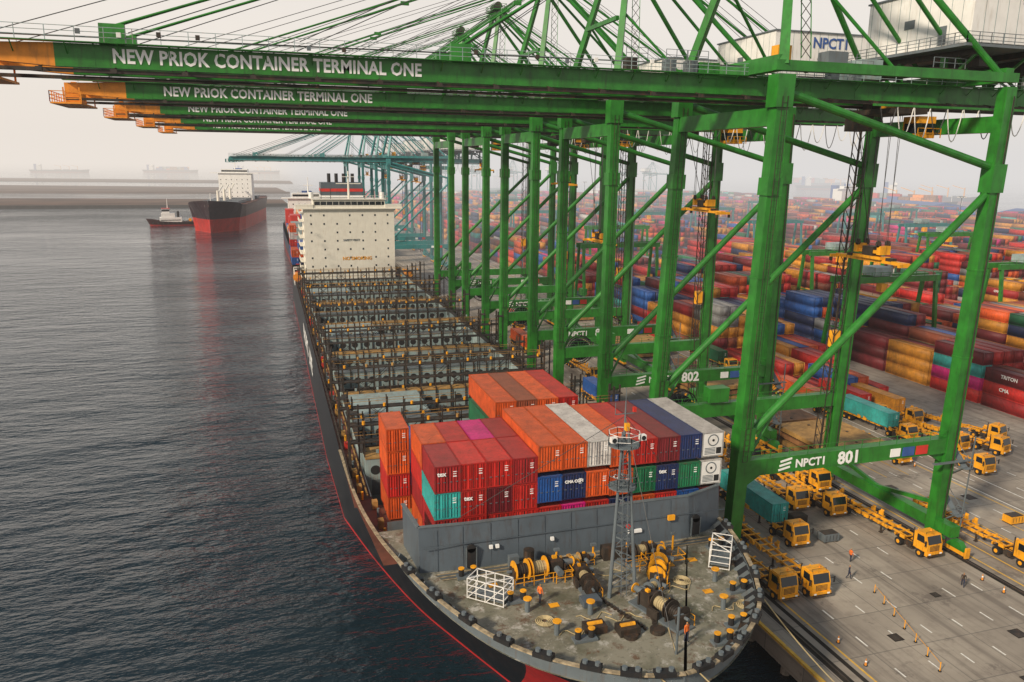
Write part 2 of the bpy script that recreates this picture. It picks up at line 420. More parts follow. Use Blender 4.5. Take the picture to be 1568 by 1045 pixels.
st=densify(st,4)+[(130,130,18.5,18.5,8.8),(200,200,18.5,18.5,8.8),(290,290,18.5,18.5,8.8),(312,308,17.5,13,9.5),(322,316,15.5,8,10)]
b=B(); grid=hull(b,st,HULL,cx=SCX)
b.obj('hull',ship,smooth=True)
edge=[(r[-1][0],r[-1][1],r[-1][2]) for r in grid]
b=B()
for sgn in(-1,1):
    for (h1,y1,z1_),(h2,y2,z2_) in zip(edge[:-6],edge[1:-5]):
        b.beam((SCX+sgn*h1,y1,z1_+.05),(SCX+sgn*h2,y2,z2_+.05),.34,.12,CAPR)
        ih1=max(h1-.22,0);ih2=max(h2-.22,0)
        if y2<72: b.add([(SCX+sgn*ih1,y1+.15,10.2),(SCX+sgn*ih2,y2+.15,10.2),(SCX+sgn*ih2,y2+.15,z2_),(SCX+sgn*ih1,y1+.15,z1_)],[(0,1,2,3)],GREYST)
    for i in range(2,26,1):
        h,y,z=edge[i]; b.beam((SCX+sgn*(h-.3),y+.2,11.2),(SCX+sgn*(h-1.0),y+.7,10.3),.08,.35,GREYST)
    for i in range(2,26,3):
        h1,y1,z1_=edge[i]; h2,y2,z2_=edge[i+1]
        p=Vector((SCX+sgn*h1,y1,z1_)); q=Vector((SCX+sgn*h2,y2,z2_)); d=(q-p).normalized(); c=(p+q)/2; inn=Vector((-sgn*abs(d.y),abs(d.x),0))
        b.beam(c-d*.75+Vector((0,0,.22)),c+d*.75+Vector((0,0,.22)),.7,.35,BLACK)
        for k in(-.45,.45): b.cyl(c+d*k+Vector((0,0,.38)),c+d*k+Vector((0,0,.62)),.2,GREYST,8)
        b.beam(c-d*.8+inn*.9+Vector((0,0,-.9)),c+d*.8+inn*.9+Vector((0,0,-.9)),.5,.3,DARKST)
b.obj('bulwark',ship)
b=B()
fd=[(h,y) for h,y,z in edge if y<74]
pts=[(SCX-h+.2,y,10.3) for h,y in fd]+[(SCX+h-.2,y,10.3) for h,y in reversed(fd)]
b.poly(pts,DECK)
HX0,HX1=10.0,42.0
for xa,xb in((SCX-18.3,HX0),(HX1,SCX+18.3)):
    b.poly([(xa,84,7.7),(xb,84,7.7),(xb,316,7.7),(xa,316,7.7)],DECKRED)
b.poly([(SCX-17,70,7.7),(SCX+17,70,7.7),(SCX+18,84,7.7),(SCX-18,84,7.7)],DECKRED)
b.box(13.0,42.8,64.5,92.3,7.7,CZ-.05,OCHRE)
b.poly([(SCX-16,74,7.7),(SCX-16,74,10.3),(SCX+16,74,10.3),(SCX+16,74,7.7)],GREYST)
b.obj('deck',ship)
BAY=14.0; Y0=93.6; NB=12
b=B(); lb=B()
NC=13; CW=(HX1-HX0)/NC
for i in range(NB):
    y=Y0+i*BAY
    b.box(HX0,HX1,y-.9,y+.9,2,10.0,LGREY)
    b.box(HX0,HX1,y-1.0,y+1.0,10.003,10.2,OCHRE if i%2==0 else GREYST)
    for k in range(NC):
        x=HX0+CW*(k+.5)
        b.cyl((x,y-.905,8.5),(x,y-.93,8.5),.62,BLACK,14); b.box(x-.5,x+.5,y-.925,y-.902,5.2,7.2,GREYST)
        b.box(x+CW/2-.09,x+CW/2+.09,y-1.1,y-.9,2,10.6,DARKST)
        b.cyl((x,y+.9,8.2),(x,y+.93,8.2),.6,BLACK,10)
    b.box(HX0,HX1,y+.9,y+BAY-.9,.0,.8,DARKST)
    for x in(HX0,HX1): b.box(x-.2,x+.2,y+.9,y+BAY-.9,1,10.2,LGREY); b.box(x-.4,x+.4,y+1,y+BAY-1,10.203,10.35,DARKST)
    if i in(1,5,9):
        b.box(HX0+.5,HX0+11.5,y+1.3,y+BAY-1.3,9.5,10.3,LGREY)
        for k in range(5): b.cbox((HX0+1.4+k*2.2,y+2,10.4),(.4,.4,.2),OCHRE)
    if i in(0,3,7): b.box(HX0+.5,HX1-8,y+1.3,y+3.6,9.3,9.9,OCHRE)
    b.box(HX0,HX1,y+BAY/2-.25,y+BAY/2+.25,8.2,8.9,DARKST)
    for k in range(NC+1): b.box(HX0+CW*k-.06,HX0+CW*k+.06,y+BAY/2-.35,y+BAY/2+.35,5,9.2,DARKST)
    tall=(i%2==0)
    lev=(12.1,) if not tall else (12.1,14.3)
    for yy in(y-.6,y+.6):
        for z in lev:
            lb.beam((8.2,yy,z),(43.6,yy,z),.12,.18,DARKST); lb.beam((8.2,yy,z+1.0),(43.6,yy,z+1.0),.05,.05,OCHRE)
        for k in range(NC+1):
            x=HX0+CW*k; lb.beam((x,yy,10.2),(x,yy,lev[-1]+(1.0 if k%2 else 1.5)),.15,.15,DARKST)
            if k%3==1: lb.beam((x,yy,10.2),(x+CW,yy,12.1),.07,.07,DARKST); lb.beam((x+CW,yy,10.2),(x,yy,12.1),.07,.07,DARKST)
            if tall and k%4==2: lb.beam((x,yy,12.1),(x+CW,yy,14.3),.07,.07,DARKST)
    for z in lev:
        lb.box(8.2,43.6,y-.52,y+.52,z-.02,z+.03,DARKST)
    for k in range(9):
        x=9.5+k*4+random.random(); lb.cyl((x,y-.75,lev[-1]+.2),(x,y-.75,lev[-1]+.65),.2,YELLOW if random.random()<.75 else OCHRE,8)
        x+=1.6; lb.cbox((x,y-.8,10.9),(.3,.25,.4),YELLOW if random.random()<.4 else LGREY)
    for x in(8.2,43.4):
        for yy in (y-.7,y+.7): lb.beam((x,yy,7.7),(x,yy,lev[-1]+2.6),.24,.24,DARKST)
        lb.beam((x+1.2,y,7.7),(x+1.2,y,lev[-1]+2.6),.2,.2,DARKST)
        lb.box(x-.3,x+1.3,y-.8,y+.8,lev[-1]+1.5,lev[-1]+1.6,DARKST)
        for q in range(2): lb.beam((x,y-.7,8+q*3),(x,y+.7,11+q*3),.1,.1,DARKST)
b.obj('cargo_hold',ship); lb.obj('lashing_bridge',ship)
b=B()
b.rail([(SCX-18.3,86,8.8),(SCX-18.3,316,8.8)],DARKST,1.0,2.5,.05,2)
b.rail([(SCX+18.3,86,8.8),(SCX+18.3,316,8.8)],DARKST,1.0,2.5,.05,2)
for y in range(76,250,5):
    xx=SCX-17.2 if y>84 else SCX-16
    b.cyl((xx,y,7.7),(xx,y,8.7),.16,YELLOW if y%3 else GREYST,8); b.cbox((xx-.1,y+2.3,8.2),(.6,.8,.9),random.choice([OCHRE,GREYST,REDP,DARKST]))
b.beam((SCX-16.6,86,8.2),(SCX-16.6,250,8.2),.16,.16,OCHRE); b.beam((SCX-16.2,86,8.0),(SCX-16.2,250,8.0),.12,.12,GREYST)
b.obj('side_fitting',ship)
b=B()
wl=[(10.8,68.5),(11.3,63.0),(15.4,62.6),(38.0,62.6),(42.3,64.2),(42.7,68)]
wt=[(10.8,68.8),(11.3,63.5),(15.4,63.2),(38.0,63.2),(42.3,64.7),(42.7,68.3)]
for (p,q),(pt,qt) in zip(zip(wl[:-1],wl[1:]),zip(wt[:-1],wt[1:])):
    zt=14.4
    b.add([(p[0],p[1],10.3),(q[0],q[1],10.3),(qt[0],qt[1],zt),(pt[0],pt[1],zt),(p[0],p[1]+.3,10.3),(q[0],q[1]+.3,10.3),(qt[0],qt[1]+.3,zt),(pt[0],pt[1]+.3,zt)],[(0,1,2,3),(5,4,7,6),(3,2,6,7)],BREAK)
    b.beam((pt[0],pt[1]+.1,zt+.05),(qt[0],qt[1]+.1,zt+.05),.35,.12,GREYST)
for x in(15.9,38.6):
    b.box(x-.4,x+.4,62.45,62.64,10.6,12.3,BLACK); b.cyl((x,62.45,12.3),(x,62.66,12.3),.4,BLACK,14)
    b.box(x-.5,x-.42,62.4,62.6,10.5,12.4,GREYST); b.box(x+.42,x+.5,62.4,62.6,10.5,12.4,GREYST)
for x in(17.6,18.2,23.5): b.box(x,x+.3,62.5,62.75,12,12.3,LETTER)
b.box(35.6,36.3,62.55,62.8,12.4,12.9,YELLOW); b.box(31.4,32.8,62.55,62.8,11.6,11.9,LETTER); b.box(31.2,31.5,62.4,62.8,12.2,12.5,REDP)
for x in np.arange(12.6,41,2.6): b.beam((x,62.62,10.3),(x,63.12,14.3),.03,.05,BREAK)
b.beam((11.5,62.8,12.7),(42,62.9,12.7),.05,.08,BREAK)
b.obj('breakwater_wall',ship)
b=B(); MX,MY=27.1,55.6
for dx,dy in((-.75,-.6),(.75,-.6),(0,.9)):
    b.cyl((MX+dx*1.6,MY+dy*1.6,10.3),(MX+dx*.35,MY+dy*.35,24.5),.18,GREYST,8,.1)
for k in range(11):
    z=11.2+k*1.2; f=1.6-(z-10.3)/14.2*1.25
    P3=[(MX+dx*f,MY+dy*f,z) for dx,dy in((-.75,-.6),(.75,-.6),(0,.9))]
    for i in range(3): b.beam(P3[i],P3[(i+1)%3],.09,.09,GREYST)
    f2=1.6-(z+1.2-10.3)/14.2*1.25
    Q3=[(MX+dx*f2,MY+dy*f2,z+1.2) for dx,dy in((-.75,-.6),(.75,-.6),(0,.9))]
    b.beam(P3[k%3],Q3[(k+1)%3],.07,.07,GREYST)
b.cyl((MX,MY,24),(MX,MY,27.3),.12,GREYST,8,.05)
for z,r in((19.8,1.2),(23.5,1.35)):
    b.cyl((MX,MY,z),(MX,MY,z+.12),r,GREYST,12)
    ring=[(MX+r*math.cos(t*math.pi/4),MY+r*math.sin(t*math.pi/4),z+.1) for t in range(9)]
    b.rail(ring,WHITE if z>22 else GREYST,1.0,1.0,.025,2)
for dx in(-1.3,1.3): b.cbox((MX+dx,MY-.7,24.3),(.5,.45,.45),WHITE); b.cyl((MX+dx,MY-.95,24.3),(MX+dx,MY-.92,24.3),.2,GLASS,10)
b.cbox((MX,MY-.4,25.2),(.35,.35,.6),YELLOW); b.beam((MX-.9,MY,26.2),(MX+.9,MY,26.2),.07,.07,GREYST); b.cbox((MX,MY,21.8),(.5,.5,.8),REDP)
b.cyl((MX,MY,27.3),(MX,MY,28.4),.03,GREYST,5); b.cyl((MX-.9,MY,26.2),(MX-.9,MY,27.2),.03,GREYST,5); b.cbox((MX+.8,MY,26.5),(.25,.25,.4),REDP)
b.beam((MX-.25,MY-1.25,10.4),(MX-.25,MY-.4,23.5),.05,.05,GREYST); b.beam((MX+.25,MY-1.25,10.4),(MX+.25,MY-.4,23.5),.05,.05,GREYST)
for k in range(26): b.beam((MX-.25,MY-1.22+(k*.032),10.8+k*.49),(MX+.25,MY-1.22+k*.032,10.8+k*.49),.03,.03,GREYST)
for q in((14.5,64,14.4),(38,64,14.4),(26.5,44.5,11.5)): b.cyl((MX,MY,26),q,.025,CABLE,4)
b.obj('foremast',ship)
def winch(x,y,rot,drumm,s=1.0):
    b=B()
    b.box(-3,3,-.9,.9,0,.18,GREYST)
    for xx in(-2.6,-1.1,.6,2.1): b.box(xx-.08,xx+.08,-.6,.6,.18,1.35,DARKST); b.beam((xx,-.9,.2),(xx,0,1.3),.1,.2,GREYST)
    b.cyl((-3.1,0,1.15),(2.9,0,1.15),.14,GREYST,8)
    for a,c,mm in((-2.45,-1.25,DARKST),(-.95,.45,ROPE)):
        b.cyl((a,0,1.15),(c,0,1.15),.5,mm,14)
        for k in range(5): b.cyl((a+.1+k*.22,0,1.15),(a+.2+k*.22,0,1.15),.56,mm,14)
        for xx in(a,c): b.cyl((xx-.04,0,1.15),(xx+.04,0,1.15),.9,drumm,18); b.cyl((xx-.06,0,1.15),(xx+.06,0,1.15),.3,DARKST,10)
    b.cbox((1.35,0,1.0),(1.1,1.2,1.3),DARKST); b.cyl((1.35,-.6,1.0),(1.35,-1.4,1.0),.32,GREYST,10); b.cbox((1.4,.2,1.75),(.4,.3,.25),YELLOW)
    b.cyl((2.2,0,1.15),(3.1,0,1.15),.33,GREYST,12,.26); b.cyl((3.05,0,1.15),(3.13,0,1.15),.46,YELLOW,12)
    b.cbox((0,.95,.5),(1.2,.3,.8),DARKST); b.cyl((-1.9,-1.05,.2),(-1.9,-1.05,1.3),.05,YELLOW,6); b.cyl((0,-1.05,.2),(0,-1.05,1.3),.05,YELLOW,6)
    b.rail([(-2.8,-1.1,.1),(2.6,-1.1,.1)],YELLOW,.9,1.4,.03,2)
    o=b.obj('mooring_winch',ship,(x,y,10.32),rot); o.scale=(s,s,s)
for a in((21.3,59.2,.05,YELLOW,1.0),(28.8,51.0,1.9,DARKST,.95),(31.8,57.2,1.0,YELLOW,.9),(24.6,57.0,1.5,DARKST,.8),(31.6,60.2,.1,DARKST,.75),(25.2,60.5,.1,OCHRE,.6),(29.8,54.3,.5,GREYST,.6)): winch(*a)
def cage(x,y,rot,s=1):
    b=B()
    for z in(0.05,.6,1.2,1.8):
        ring=[(-1.7,-.9,z),(1.7,-.9,z),(1.7,.9,z),(-1.7,.9,z),(-1.7,-.9,z)]
        for p,q in zip(ring[:-1],ring[1:]): b.beam(p,q,.06,.06,WHITE)
    for x_ in(-1.7,-.85,0,.85,1.7):
        for y_ in(-.9,.9): b.beam((x_,y_,0),(x_,y_,1.8),.07,.07,WHITE)
    for x_ in(-1.7,0): b.beam((x_,-.9,1.8),(x_+1.7,.9,1.8),.06,.06,WHITE); b.beam((x_,-.9,0),(x_+1.7,-.9,1.8),.06,.06,WHITE)
    b.box(-1.6,1.6,-.8,.8,.25,.35,GREYST)
    b.obj('railing_cage',ship,(x,y,10.4),rot)
cage(16.2,57.3,-.75); cage(38.4,57.6,.95)
b=B()
def bitts(x,y,m=YELLOW,a=0):
    c,s_=math.cos(a),math.sin(a)
    b.cbox((x,y,10.42),(1.9,.8,.2),GREYST)
    for d in(-.55,.55): b.cyl((x+d*c,y+d*s_,10.4),(x+d*c,y+d*s_,11.2),.24,BLACK,10); b.cyl((x+d*c,y+d*s_,11.2),(x+d*c,y+d*s_,11.28),.28,m,10)
for p in((18.2,56.2),(21.6,49.6),(34,48.0),(31.7,46.3),(37,52.5),(15.2,61.2),(39.4,60)): bitts(*p)
for p in((18.6,54.6),(23.4,52.8),(34.3,50.5),(36,54.6),(19.8,50.9)):
    b.cyl((p[0],p[1],10.3),(p[0],p[1],11.4),.22,GREYST,10); b.cyl((p[0],p[1],11.4),(p[0],p[1],11.5),.36,YELLOW,12)
for p in((22.8,50.5),(25.2,49.6)): b.cbox((p[0],p[1],10.65),(1.7,1.2,.6),DARKST); b.cyl((p[0]-.6,p[1],11.0),(p[0]+.6,p[1],11.0),.18,YELLOW,8)
b.cbox((24,54.2,10.6),(1.6,1.2,.5),BREAK)
for p in((34.5,53.2),(21,54.8),(33.5,58.2),(17,59.2),(36,58.5)): b.cbox((p[0],p[1],10.34),(.8,.6,.04),YELLOW)
for x,r in((24.9,.12),(29.4,-.12)):
    for k in range(16): b.cbox((x+r*k,55-k*.36,10.42),(.18 if k%2 else .3,.26,.18),DARKST)
b.cyl((25.2,49.0,10.3),(25.2,49.0,10.6),.6,DARKST,14); b.cyl((27.5,49.0,10.3),(27.5,49.0,10.6),.6,DARKST,14)
for k in range(7):
    xa=20+k*2.2; ya=50+random.random()*9; last=None
    for t in range(9):
        p=(xa+t*.35+random.uniform(-.1,.1),ya+math.sin(t*1.1+k)*.5,10.36)
        if last: b.cyl(last,p,.045,ROPE,5,caps=False)
        last=p
for x,y in((19.5,52.8),(33.2,55.4),(36.4,50.4)):
    for r in(.3,.45,.6,.75):
        for t in range(12): b.cyl((x+r*math.cos(t*.5236),y+r*math.sin(t*.5236),10.37),(x+r*math.cos((t+1)*.5236),y+r*math.sin((t+1)*.5236),10.37),.06,ROPE,4,caps=False)
b.cyl((21,61.5,10.3),(21,61.5,12.0),.5,DARKST,12); b.cbox((28.9,61,10.9),(1.8,1,1.2),DARKST); b.cbox((19.6,61.7,10.9),(.9,.6,1.2),GREYST)
for x in(23.4,27,30.4,35.2): b.cyl((x,60.8,10.3),(x,60.8,11.9),.1,YELLOW,8); b.cbox((x,60.8,12.0),(.5,.3,.22),GREYST)
for x in(22.4,29.6,33.4): b.rail([(x,58,10.3),(x+1.6,58,10.3),(x+1.6,59.4,10.3)],YELLOW,1.0,.8,.035,2)
b.cyl((27.5,46,10.3),(27.5,46,14.2),.1,GREYST,8); b.beam((27.1,46,13.6),(27.9,46,13.6),.08,.08,GREYST); b.cyl((27.5,45.9,10.3),(28.8,50,10.4),.05,ROPE,5)
for i in range(5):
    b.beam((12.5+i*.1,62.1-i*.25,10.42),(40.5,62.1-i*.25,10.42),.07,.07,GREYST if i%2 else CAPR)
b.obj('foredeck_fitting',ship)
b=B(); AX0,AX1,AY0,AY1=11.2,40.2,262,276
b.box(AX0,AX1,AY0,AY1,7.7,31,CREAM)
b.box(AX0-2.6,AX1+2.6,AY0-.8,AY0+6,31.003,31.35,CREAM)
b.box(AX0+3,AX1-3,AY0-.3,AY0+7,31.35,34,CREAM); b.box(AX0+3.3,AX1-3.3,AY0-.36,AY0-.303,32.3,33.4,GLASS)
for k in range(12): b.box(AX0+3.3+k*1.95,AX0+3.42+k*1.95,AY0-.4,AY0-.36,32.3,33.4,CREAM)
b.box(AX0+2.6,AX1-2.6,AY0-.7,AY0+7.4,34.003,34.2,CREAM)
b.box(AX0-2.5,AX0+3,AY0-.6,AY0+3,31.35,32.5,CREAM); b.box(AX1-3,AX1+2.5,AY0-.6,AY0+3,31.35,32.5,CREAM)
b.rail([(AX0+2.7,AY0-.6,34.2),(AX1-2.7,AY0-.6,34.2)],CREAM,1.1,2,.05,2)
for r in range(7):
    z=12.2+r*2.75
    for k in range(7):
        x=AX0+2.2+k*4.1
        if (r*7+k)%5==4: continue
        b.box(x-.26,x+.26,AY0-.03,AY0-.004,z,z+.62,GREYST); b.box(x-.18,x+.18,AY0-.06,AY0-.03,z+.08,z+.54,GLASS)
for r in range(9): b.box(AX0-1.4,AX0-.003,AY0+2,AY1,8.6+r*2.6,8.75+r*2.6,CREAM); b.rail([(AX0-1.35,AY0+2,8.75+r*2.6),(AX0-1.35,AY1,8.75+r*2.6)],CREAM,1,2,.04,2)
b.box(18,32,278,287,28,39,BREAK); b.box(17.9,32.1,277.9,287.1,36,37,REDP); b.box(17.9,32.1,277.9,287.1,34,34.7,LETTER)
for x in(21,23.5,26,29): b.cyl((x,282,39),(x,282,42),.6,BLACK,10)
b.cyl((26,266,34.2),(26,266,43),.4,CREAM,8,.2); b.beam((22,266,39),(30,266,39),.25,.25,CREAM); b.beam((24,265.6,41.2),(28,265.6,41.2),.3,.2,WHITE); b.cyl((26,266,43),(26,266,46),.08,DARKST,5)
for x in(14,37): b.cyl((x,267,34.2),(x,267,36.2),.8,WHITE,10)
for x in(17,20,31,34): b.cyl((x,264,34.2),(x,264,37.5),.12,DARKST,5)
b.obj('accommodation',ship)
text('slogan','NO SMOKING',(23,AY0-.08,14.9),1.5,YELLOW,ship,bold=.04); text('slogan_2','SAFETY FIRST',(23.4,AY0-.08,20.9),.9,GREYST,ship,bold=.03)
b=B()
for k in range(10): b.beam((7.8,250+k*.9,8+k*2.2),(9,250+k*.9,8+k*2.2),.3,.2,REDP)
b.cyl((8,252,10.5),(8,259,10.5),1.3,ORANGE,10,.9); b.cyl((43.2,252,10.5),(43.2,259,10.5),1.3,ORANGE,10,.9)
for y in(253,258): b.beam((7.2,y,8),(7.2,y,13),.25,.25,WHITE); b.beam((7.2,y,13),(9.4,y,13),.25,.25,WHITE); b.beam((44,y,8),(44,y,13),.25,.25,WHITE)
b.obj('lifeboat_station',ship)
for x in np.arange(8.9,42,2.5):
    for y in(290,303):
        for t in range(random.choice([2,3,4,5])): cont(x,y,9.8+t*TIER,random.choice(['orange','blue','navy','red','white']),40)
text('hull_letters','PACIFIC  LINE',(SCX-18.58,205,3.2),5.4,LETTER,ship,rot=(math.pi/2,0,-math.pi/2),bold=.12,sp=1.2)
b=B()
def cat(p,q,sag,r,m,n=12):
    p=Vector(p);q=Vector(q); last=p
    for i in range(1,n+1):
        t=i/n; c=p.lerp(q,t)-Vector((0,0,sag*4*t*(1-t))); b.cyl(last,c,r,m,5,caps=False); last=c
cat((24,42.8,11.6),(46.9,24,.5),2,.06,ROPE); cat((27,42.4,11.6),(46.9,24,.5),2.4,.06,ROPE); cat((20,46.0,11.4),(46.9,24,.5),3.2,.06,ROPE); cat((37.4,50.5,11.6),(46.9,45,.5),.8,.06,ROPE)
b.obj('mooring_line')
# ------------------------------------------------------------------ STS cranes
W=20.0
def crane_meshes():
    P={}
    b=B(); g=GREEN
    for y in(0,W):
        for x in(0,G):
            b.beam((x,y,1.6),(x,y,13),1.45,1.35,g,1.6,1.5); b.beam((x,y,13),(x,y,55),1.6,1.5,g,1.4,1.3)
            for z in (24,34.5): b.cbox((x,y,z),(1.66,1.56,.2),g)
            for s in(-1,1):
                if (x==0 and s<0) or (x>0 and s>0): continue
                b.beam((x+s*.8,y,11.2),(x+s*2.4,y,12.2),.5,.9,g)
        b.beam((.8,y,13),(G-.8,y,13),1.2,1.9,g)
        b.cyl((0.2,y,16.2),(G-.3,y,43.5),.46,g,12); b.cyl((.4,y,53.5),(G-.4,y,46.2),.44,g,12)
        b.cyl((.8,y,13.6),(4,y,19.7),.18,g,6)
        b.cbox((G,y,45),(1.9,1.75,3.2),g); b.cbox((.1,y,16.5),(1.9,1.75,2.6),g); b.cbox((0,y,53.5),(2.0,1.8,3.2),g)
        b.cbox((0,y,44),(1.8,1.7,1.8),g)
        b.beam((-1,y,56),(G+1,y,56),.8,1.0,g)
        b.rail([(1,y-.6,14),(G-1,y-.6,14)],g,1,2.4,.03,2)
        for k in range(60): b.beam((-.3,y-.95,14+k*.65),(.3,y-.95,14+k*.65),.03,.03,DARKST)
        b.beam((-.3,y-.95,14),(-.3,y-.95,53),.05,.05,DARKST); b.beam((.3,y-.95,14),(.3,y-.95,53),.05,.05,DARKST)
        b.beam((G+.3,y-.85,3),(G+.3,y-.8,54),.12,.08,DARKST)
    for x in(0,G):
        b.beam((x,-3.2,2.7),(x,W+3.2,2.7),1.3,1.4,g); b.beam((x,0,51),(x,W,51),1.2,1.8,g)
        b.beam((x,0,56.3),(x,W,56.3),1.1,1.5,g)
        b.beam((x,1,5),(x,W/2,3.3),.4,.5,g);b.beam((x,W-1,5),(x,W/2,3.3),.4,.5,g)
        for y in(-2.0,W+2.0):
            for s in(-1,1):
                b.prism([(y+s*1.7-1.4,1.0),(y+s*1.7+1.4,1.0),(y+s*1.7+.5,1.9),(y+s*1.7-.5,1.9)],x-.4,x+.4,g)
                for w in(-.9,-.0,.9): b.cyl((x-.25,y+s*1.7+w,.45),(x+.25,y+s*1.7+w,.45),.38,DARKST,12)
                b.box(x-.35,x+.35,y+s*1.7-1.4,y+s*1.7+1.4,.5,1.0,YELLOW)
        for y in(-5.4,W+5.2): b.box(x-.3,x+.3,y,y+.25,.3,1.6,YELLOW)
    ap=[(5,W/2-2.5,80),(5,W/2+2.5,80)]
    for y,a in((0,ap[0]),(W,ap[1])):
        b.beam((0,y,56),a,1.0,.9,g,.7,.7); b.cyl((G-1,y,56),a,.36,g,10); b.cyl((14,y,56),(2.2,(y+a[1])/2,68),.2,g,8)
    b.beam((1.8,4.2,67),(1.8,W-4.2,67),.5,.6,g); b.beam(ap[0],ap[1],1.2,1.2,g); b.cbox((5,W/2,80.6),(3,7,.2),g)
    b.rail([(3.5,6.5,80.7),(6.5,6.5,80.7),(6.5,13.5,80.7),(3.5,13.5,80.7),(3.5,6.5,80.7)],g,1.1,1.5,.05,2)
    for y in (8.3,11.7): b.cyl((5,y-.2,81.6),(5,y+.2,81.6),.9,DARKST,14)
    for k in range(16):
        z=57+k*1.45; t=(z-56)/24; x=3+t*2.5; y=1.2+t*6.6
        b.beam((x,y,z),(x+1.2,y+.3,z+1.45),.06,.06,DARKST); b.beam((x+1.2,y,z),(x,y+.3,z+1.45),.06,.06,DARKST)
        b.beam((x,y,z),(x+.17,y+.4,z+1.45),.09,.09,g); b.beam((x+1.2,y,z),(x+1.37,y+.4,z+1.45),.09,.09,g)
    P['frame']=b.mesh('crane_frame')
    b=B()
    T=-72
    for y in(W/2-3.4,W/2+3.4):
        b.beam((T+7,y,54.5),(G+22,y,54.5),.9,1.9,g); b.beam((T,y,54.6),(T+7,y,54.5),.8,1.2,ORANGE,.86,1.9)
        b.beam((T,y,53.3),(G+21,y,53.35),.5,.3,DARKST)
        sgn=-1 if y<W/2 else 1
        b.box(T,G+22,y+sgn*.5-(.9 if sgn<0 else 0),y+sgn*.5+(.9 if sgn>0 else 0),55.46,55.52,g)
        yy=y+sgn*1.35
        b.rail([(T,yy,55.5),(G+22,yy,55.5)],LGREY,1.2,2.2,.03,3)
        for x in np.arange(T+4,G+20,4.0): b.beam((x,y+sgn*.5,54.6),(x,yy,55.4),.08,.08,g)
        for x in np.arange(T+6,G+20,3.1):
            if random.random()<.6: b.cbox((x,yy+.1*sgn,55.9+random.random()*.5),(.35,.25,.4),random.choice([GREYST,DARKST,WHITE]))
        for x in np.arange(T+10,G+20,6.0): b.cbox((x,y,54.5),(.12,.94,1.94),g)
        b.cbox((-3,y,55.9),(2.4,1.2,1.6),g); b.prism([(y-.5,55.4),(y+.5,55.4),(y+.3,57.2),(y-.3,57.2)],-31,-29,g); b.prism([(y-.5,55.4),(y+.5,55.4),(y+.3,57.2),(y-.3,57.2)],-61.5,-59.5,g)
    for x in list(np.arange(T+1,G+22,7.7)): b.beam((x,W/2-3.4,55.0),(x,W/2+3.4,55.0),.6,.7,g if x>T+8 else ORANGE)
    b.box(T-1.5,T+2,W/2-5,W/2+5,52.6,52.8,ORANGE); b.rail([(T+2,W/2-5,52.8),(T-1.5,W/2-5,52.8),(T-1.5,W/2+5,52.8)],ORANGE,1.3,1.2,.05,3)
    for x in(T,T+1.8):
        for y in(W/2-4.6,W/2+4.6): b.beam((x,y,52.7),(x,y,54.6),.15,.15,ORANGE)
    b.cbox((T+.5,W/2,53.6),(1.8,3,1.2),ORANGE)
    for y,ya in((W/2-3.4,W/2-2.5),(W/2+3.4,W/2+2.5)):
        for x in(-30,-60.5):
            b.cyl((x,y,57),(4.6,ya,80),.13,g,6); b.cyl((x+.4,y,57),(4.9,ya,80.6),.05,CABLE,5); b.cyl((x+1.2,y+.4,56.6),(5.4,ya+.4,81.2),.04,CABLE,4)
            # mid-span stay links
            m_=Vector((x,y,57)).lerp(Vector((4.6,ya,80)),.5); b.cbox(m_,(1.2,.4,.5),g)
        b.cyl((G+19,y,56),(5.5,ya,80.5),.2,g,6); b.cyl((G+4,y,56),(5.5,ya,80.4),.26,g,8)
        b.cyl((-45,y,56.6),(4.9,ya,81.4),.04,CABLE,4); b.cyl((-70,y,56),(4.9,ya,81.9),.04,CABLE,4)
        b.cyl((G+12,y,60),(5.3,ya,81.6),.045,CABLE,4); b.cyl((G+10,y+.6,60),(5.3,ya+.3,81.8),.045,CABLE,4); b.cyl((G+14,y-.6,60),(5.3,ya-.3,81.8),.045,CABLE,4)
        for o in(-.25,.25): b.cyl((T+2,y+o,56.0),(G+10,y+o,56.9),.035,CABLE,4)
    for x in np.arange(-66,G+18,5.6):
        b.beam((x,W/2-4.9,53.4),(x,W/2-3.7,53.6),.1,.1,DARKST); b.cbox((x,W/2-5,53.2),(.5,.3,.35),DARKST)
    for i in range(13):
        x=G-11+i*2.4; last=None
        for k in range(9):
            t=k/8; p=(x+2.3*t,W/2-5.2,52.9-4.2*4*t*(1-t)*(.6+.4*((i*7)%5)/4))
            if last: b.cyl(last,p,.06,WHITE if i%3 else CABLE,5,caps=False)
            last=p
    b.beam((G-12,W/2-5.2,53.0),(G+21,W/2-5.2,53.0),.2,.25,g)
    P['boom']=b.mesh('crane_boom')
    b=B()
    b.box(G-1.8,G+20,2.5,19,60,66.5,WHITE); b.box(G-2,G+20.2,2.3,19.2,66.503,66.7,GREYST)
    for y in np.arange(4,19,1.6): b.box(G-1.83,G-1.803,y,y+.05,60,66.5,LGREY)
    for x in np.arange(G-.2,G+20,1.6): b.box(x,x+.05,2.47,2.497,60,66.5,LGREY)
    b.box(G-3.8,G+22,1,20.5,59.3,59.6,GREYST); b.rail([(G-3.7,20,59.6),(G-3.7,1.1,59.6),(G+21.8,1.1,59.6)],GREYST,1.2,1.6,.04,3)
    for x in(G-1,G+6.5,G+13,G+19):
        b.beam((x,1.5,59.0),(x,20,59.0),.5,.7,DARKST)
        for y in(W/2-3.4,W/2+3.4): b.beam((x,y,55.4),(x,y,58.8),.6,.6,g)
        b.beam((x,6.6,55.6),(x,2,58.8),.25,.25,g); b.beam((x,13.4,55.6),(x,18.5,58.8),.25,.25,g)
    for i in range(7): b.cbox((G+1.5+i*3,4+(i%3)*5,58.1),(1.8,1.6,1.1),DARKST)
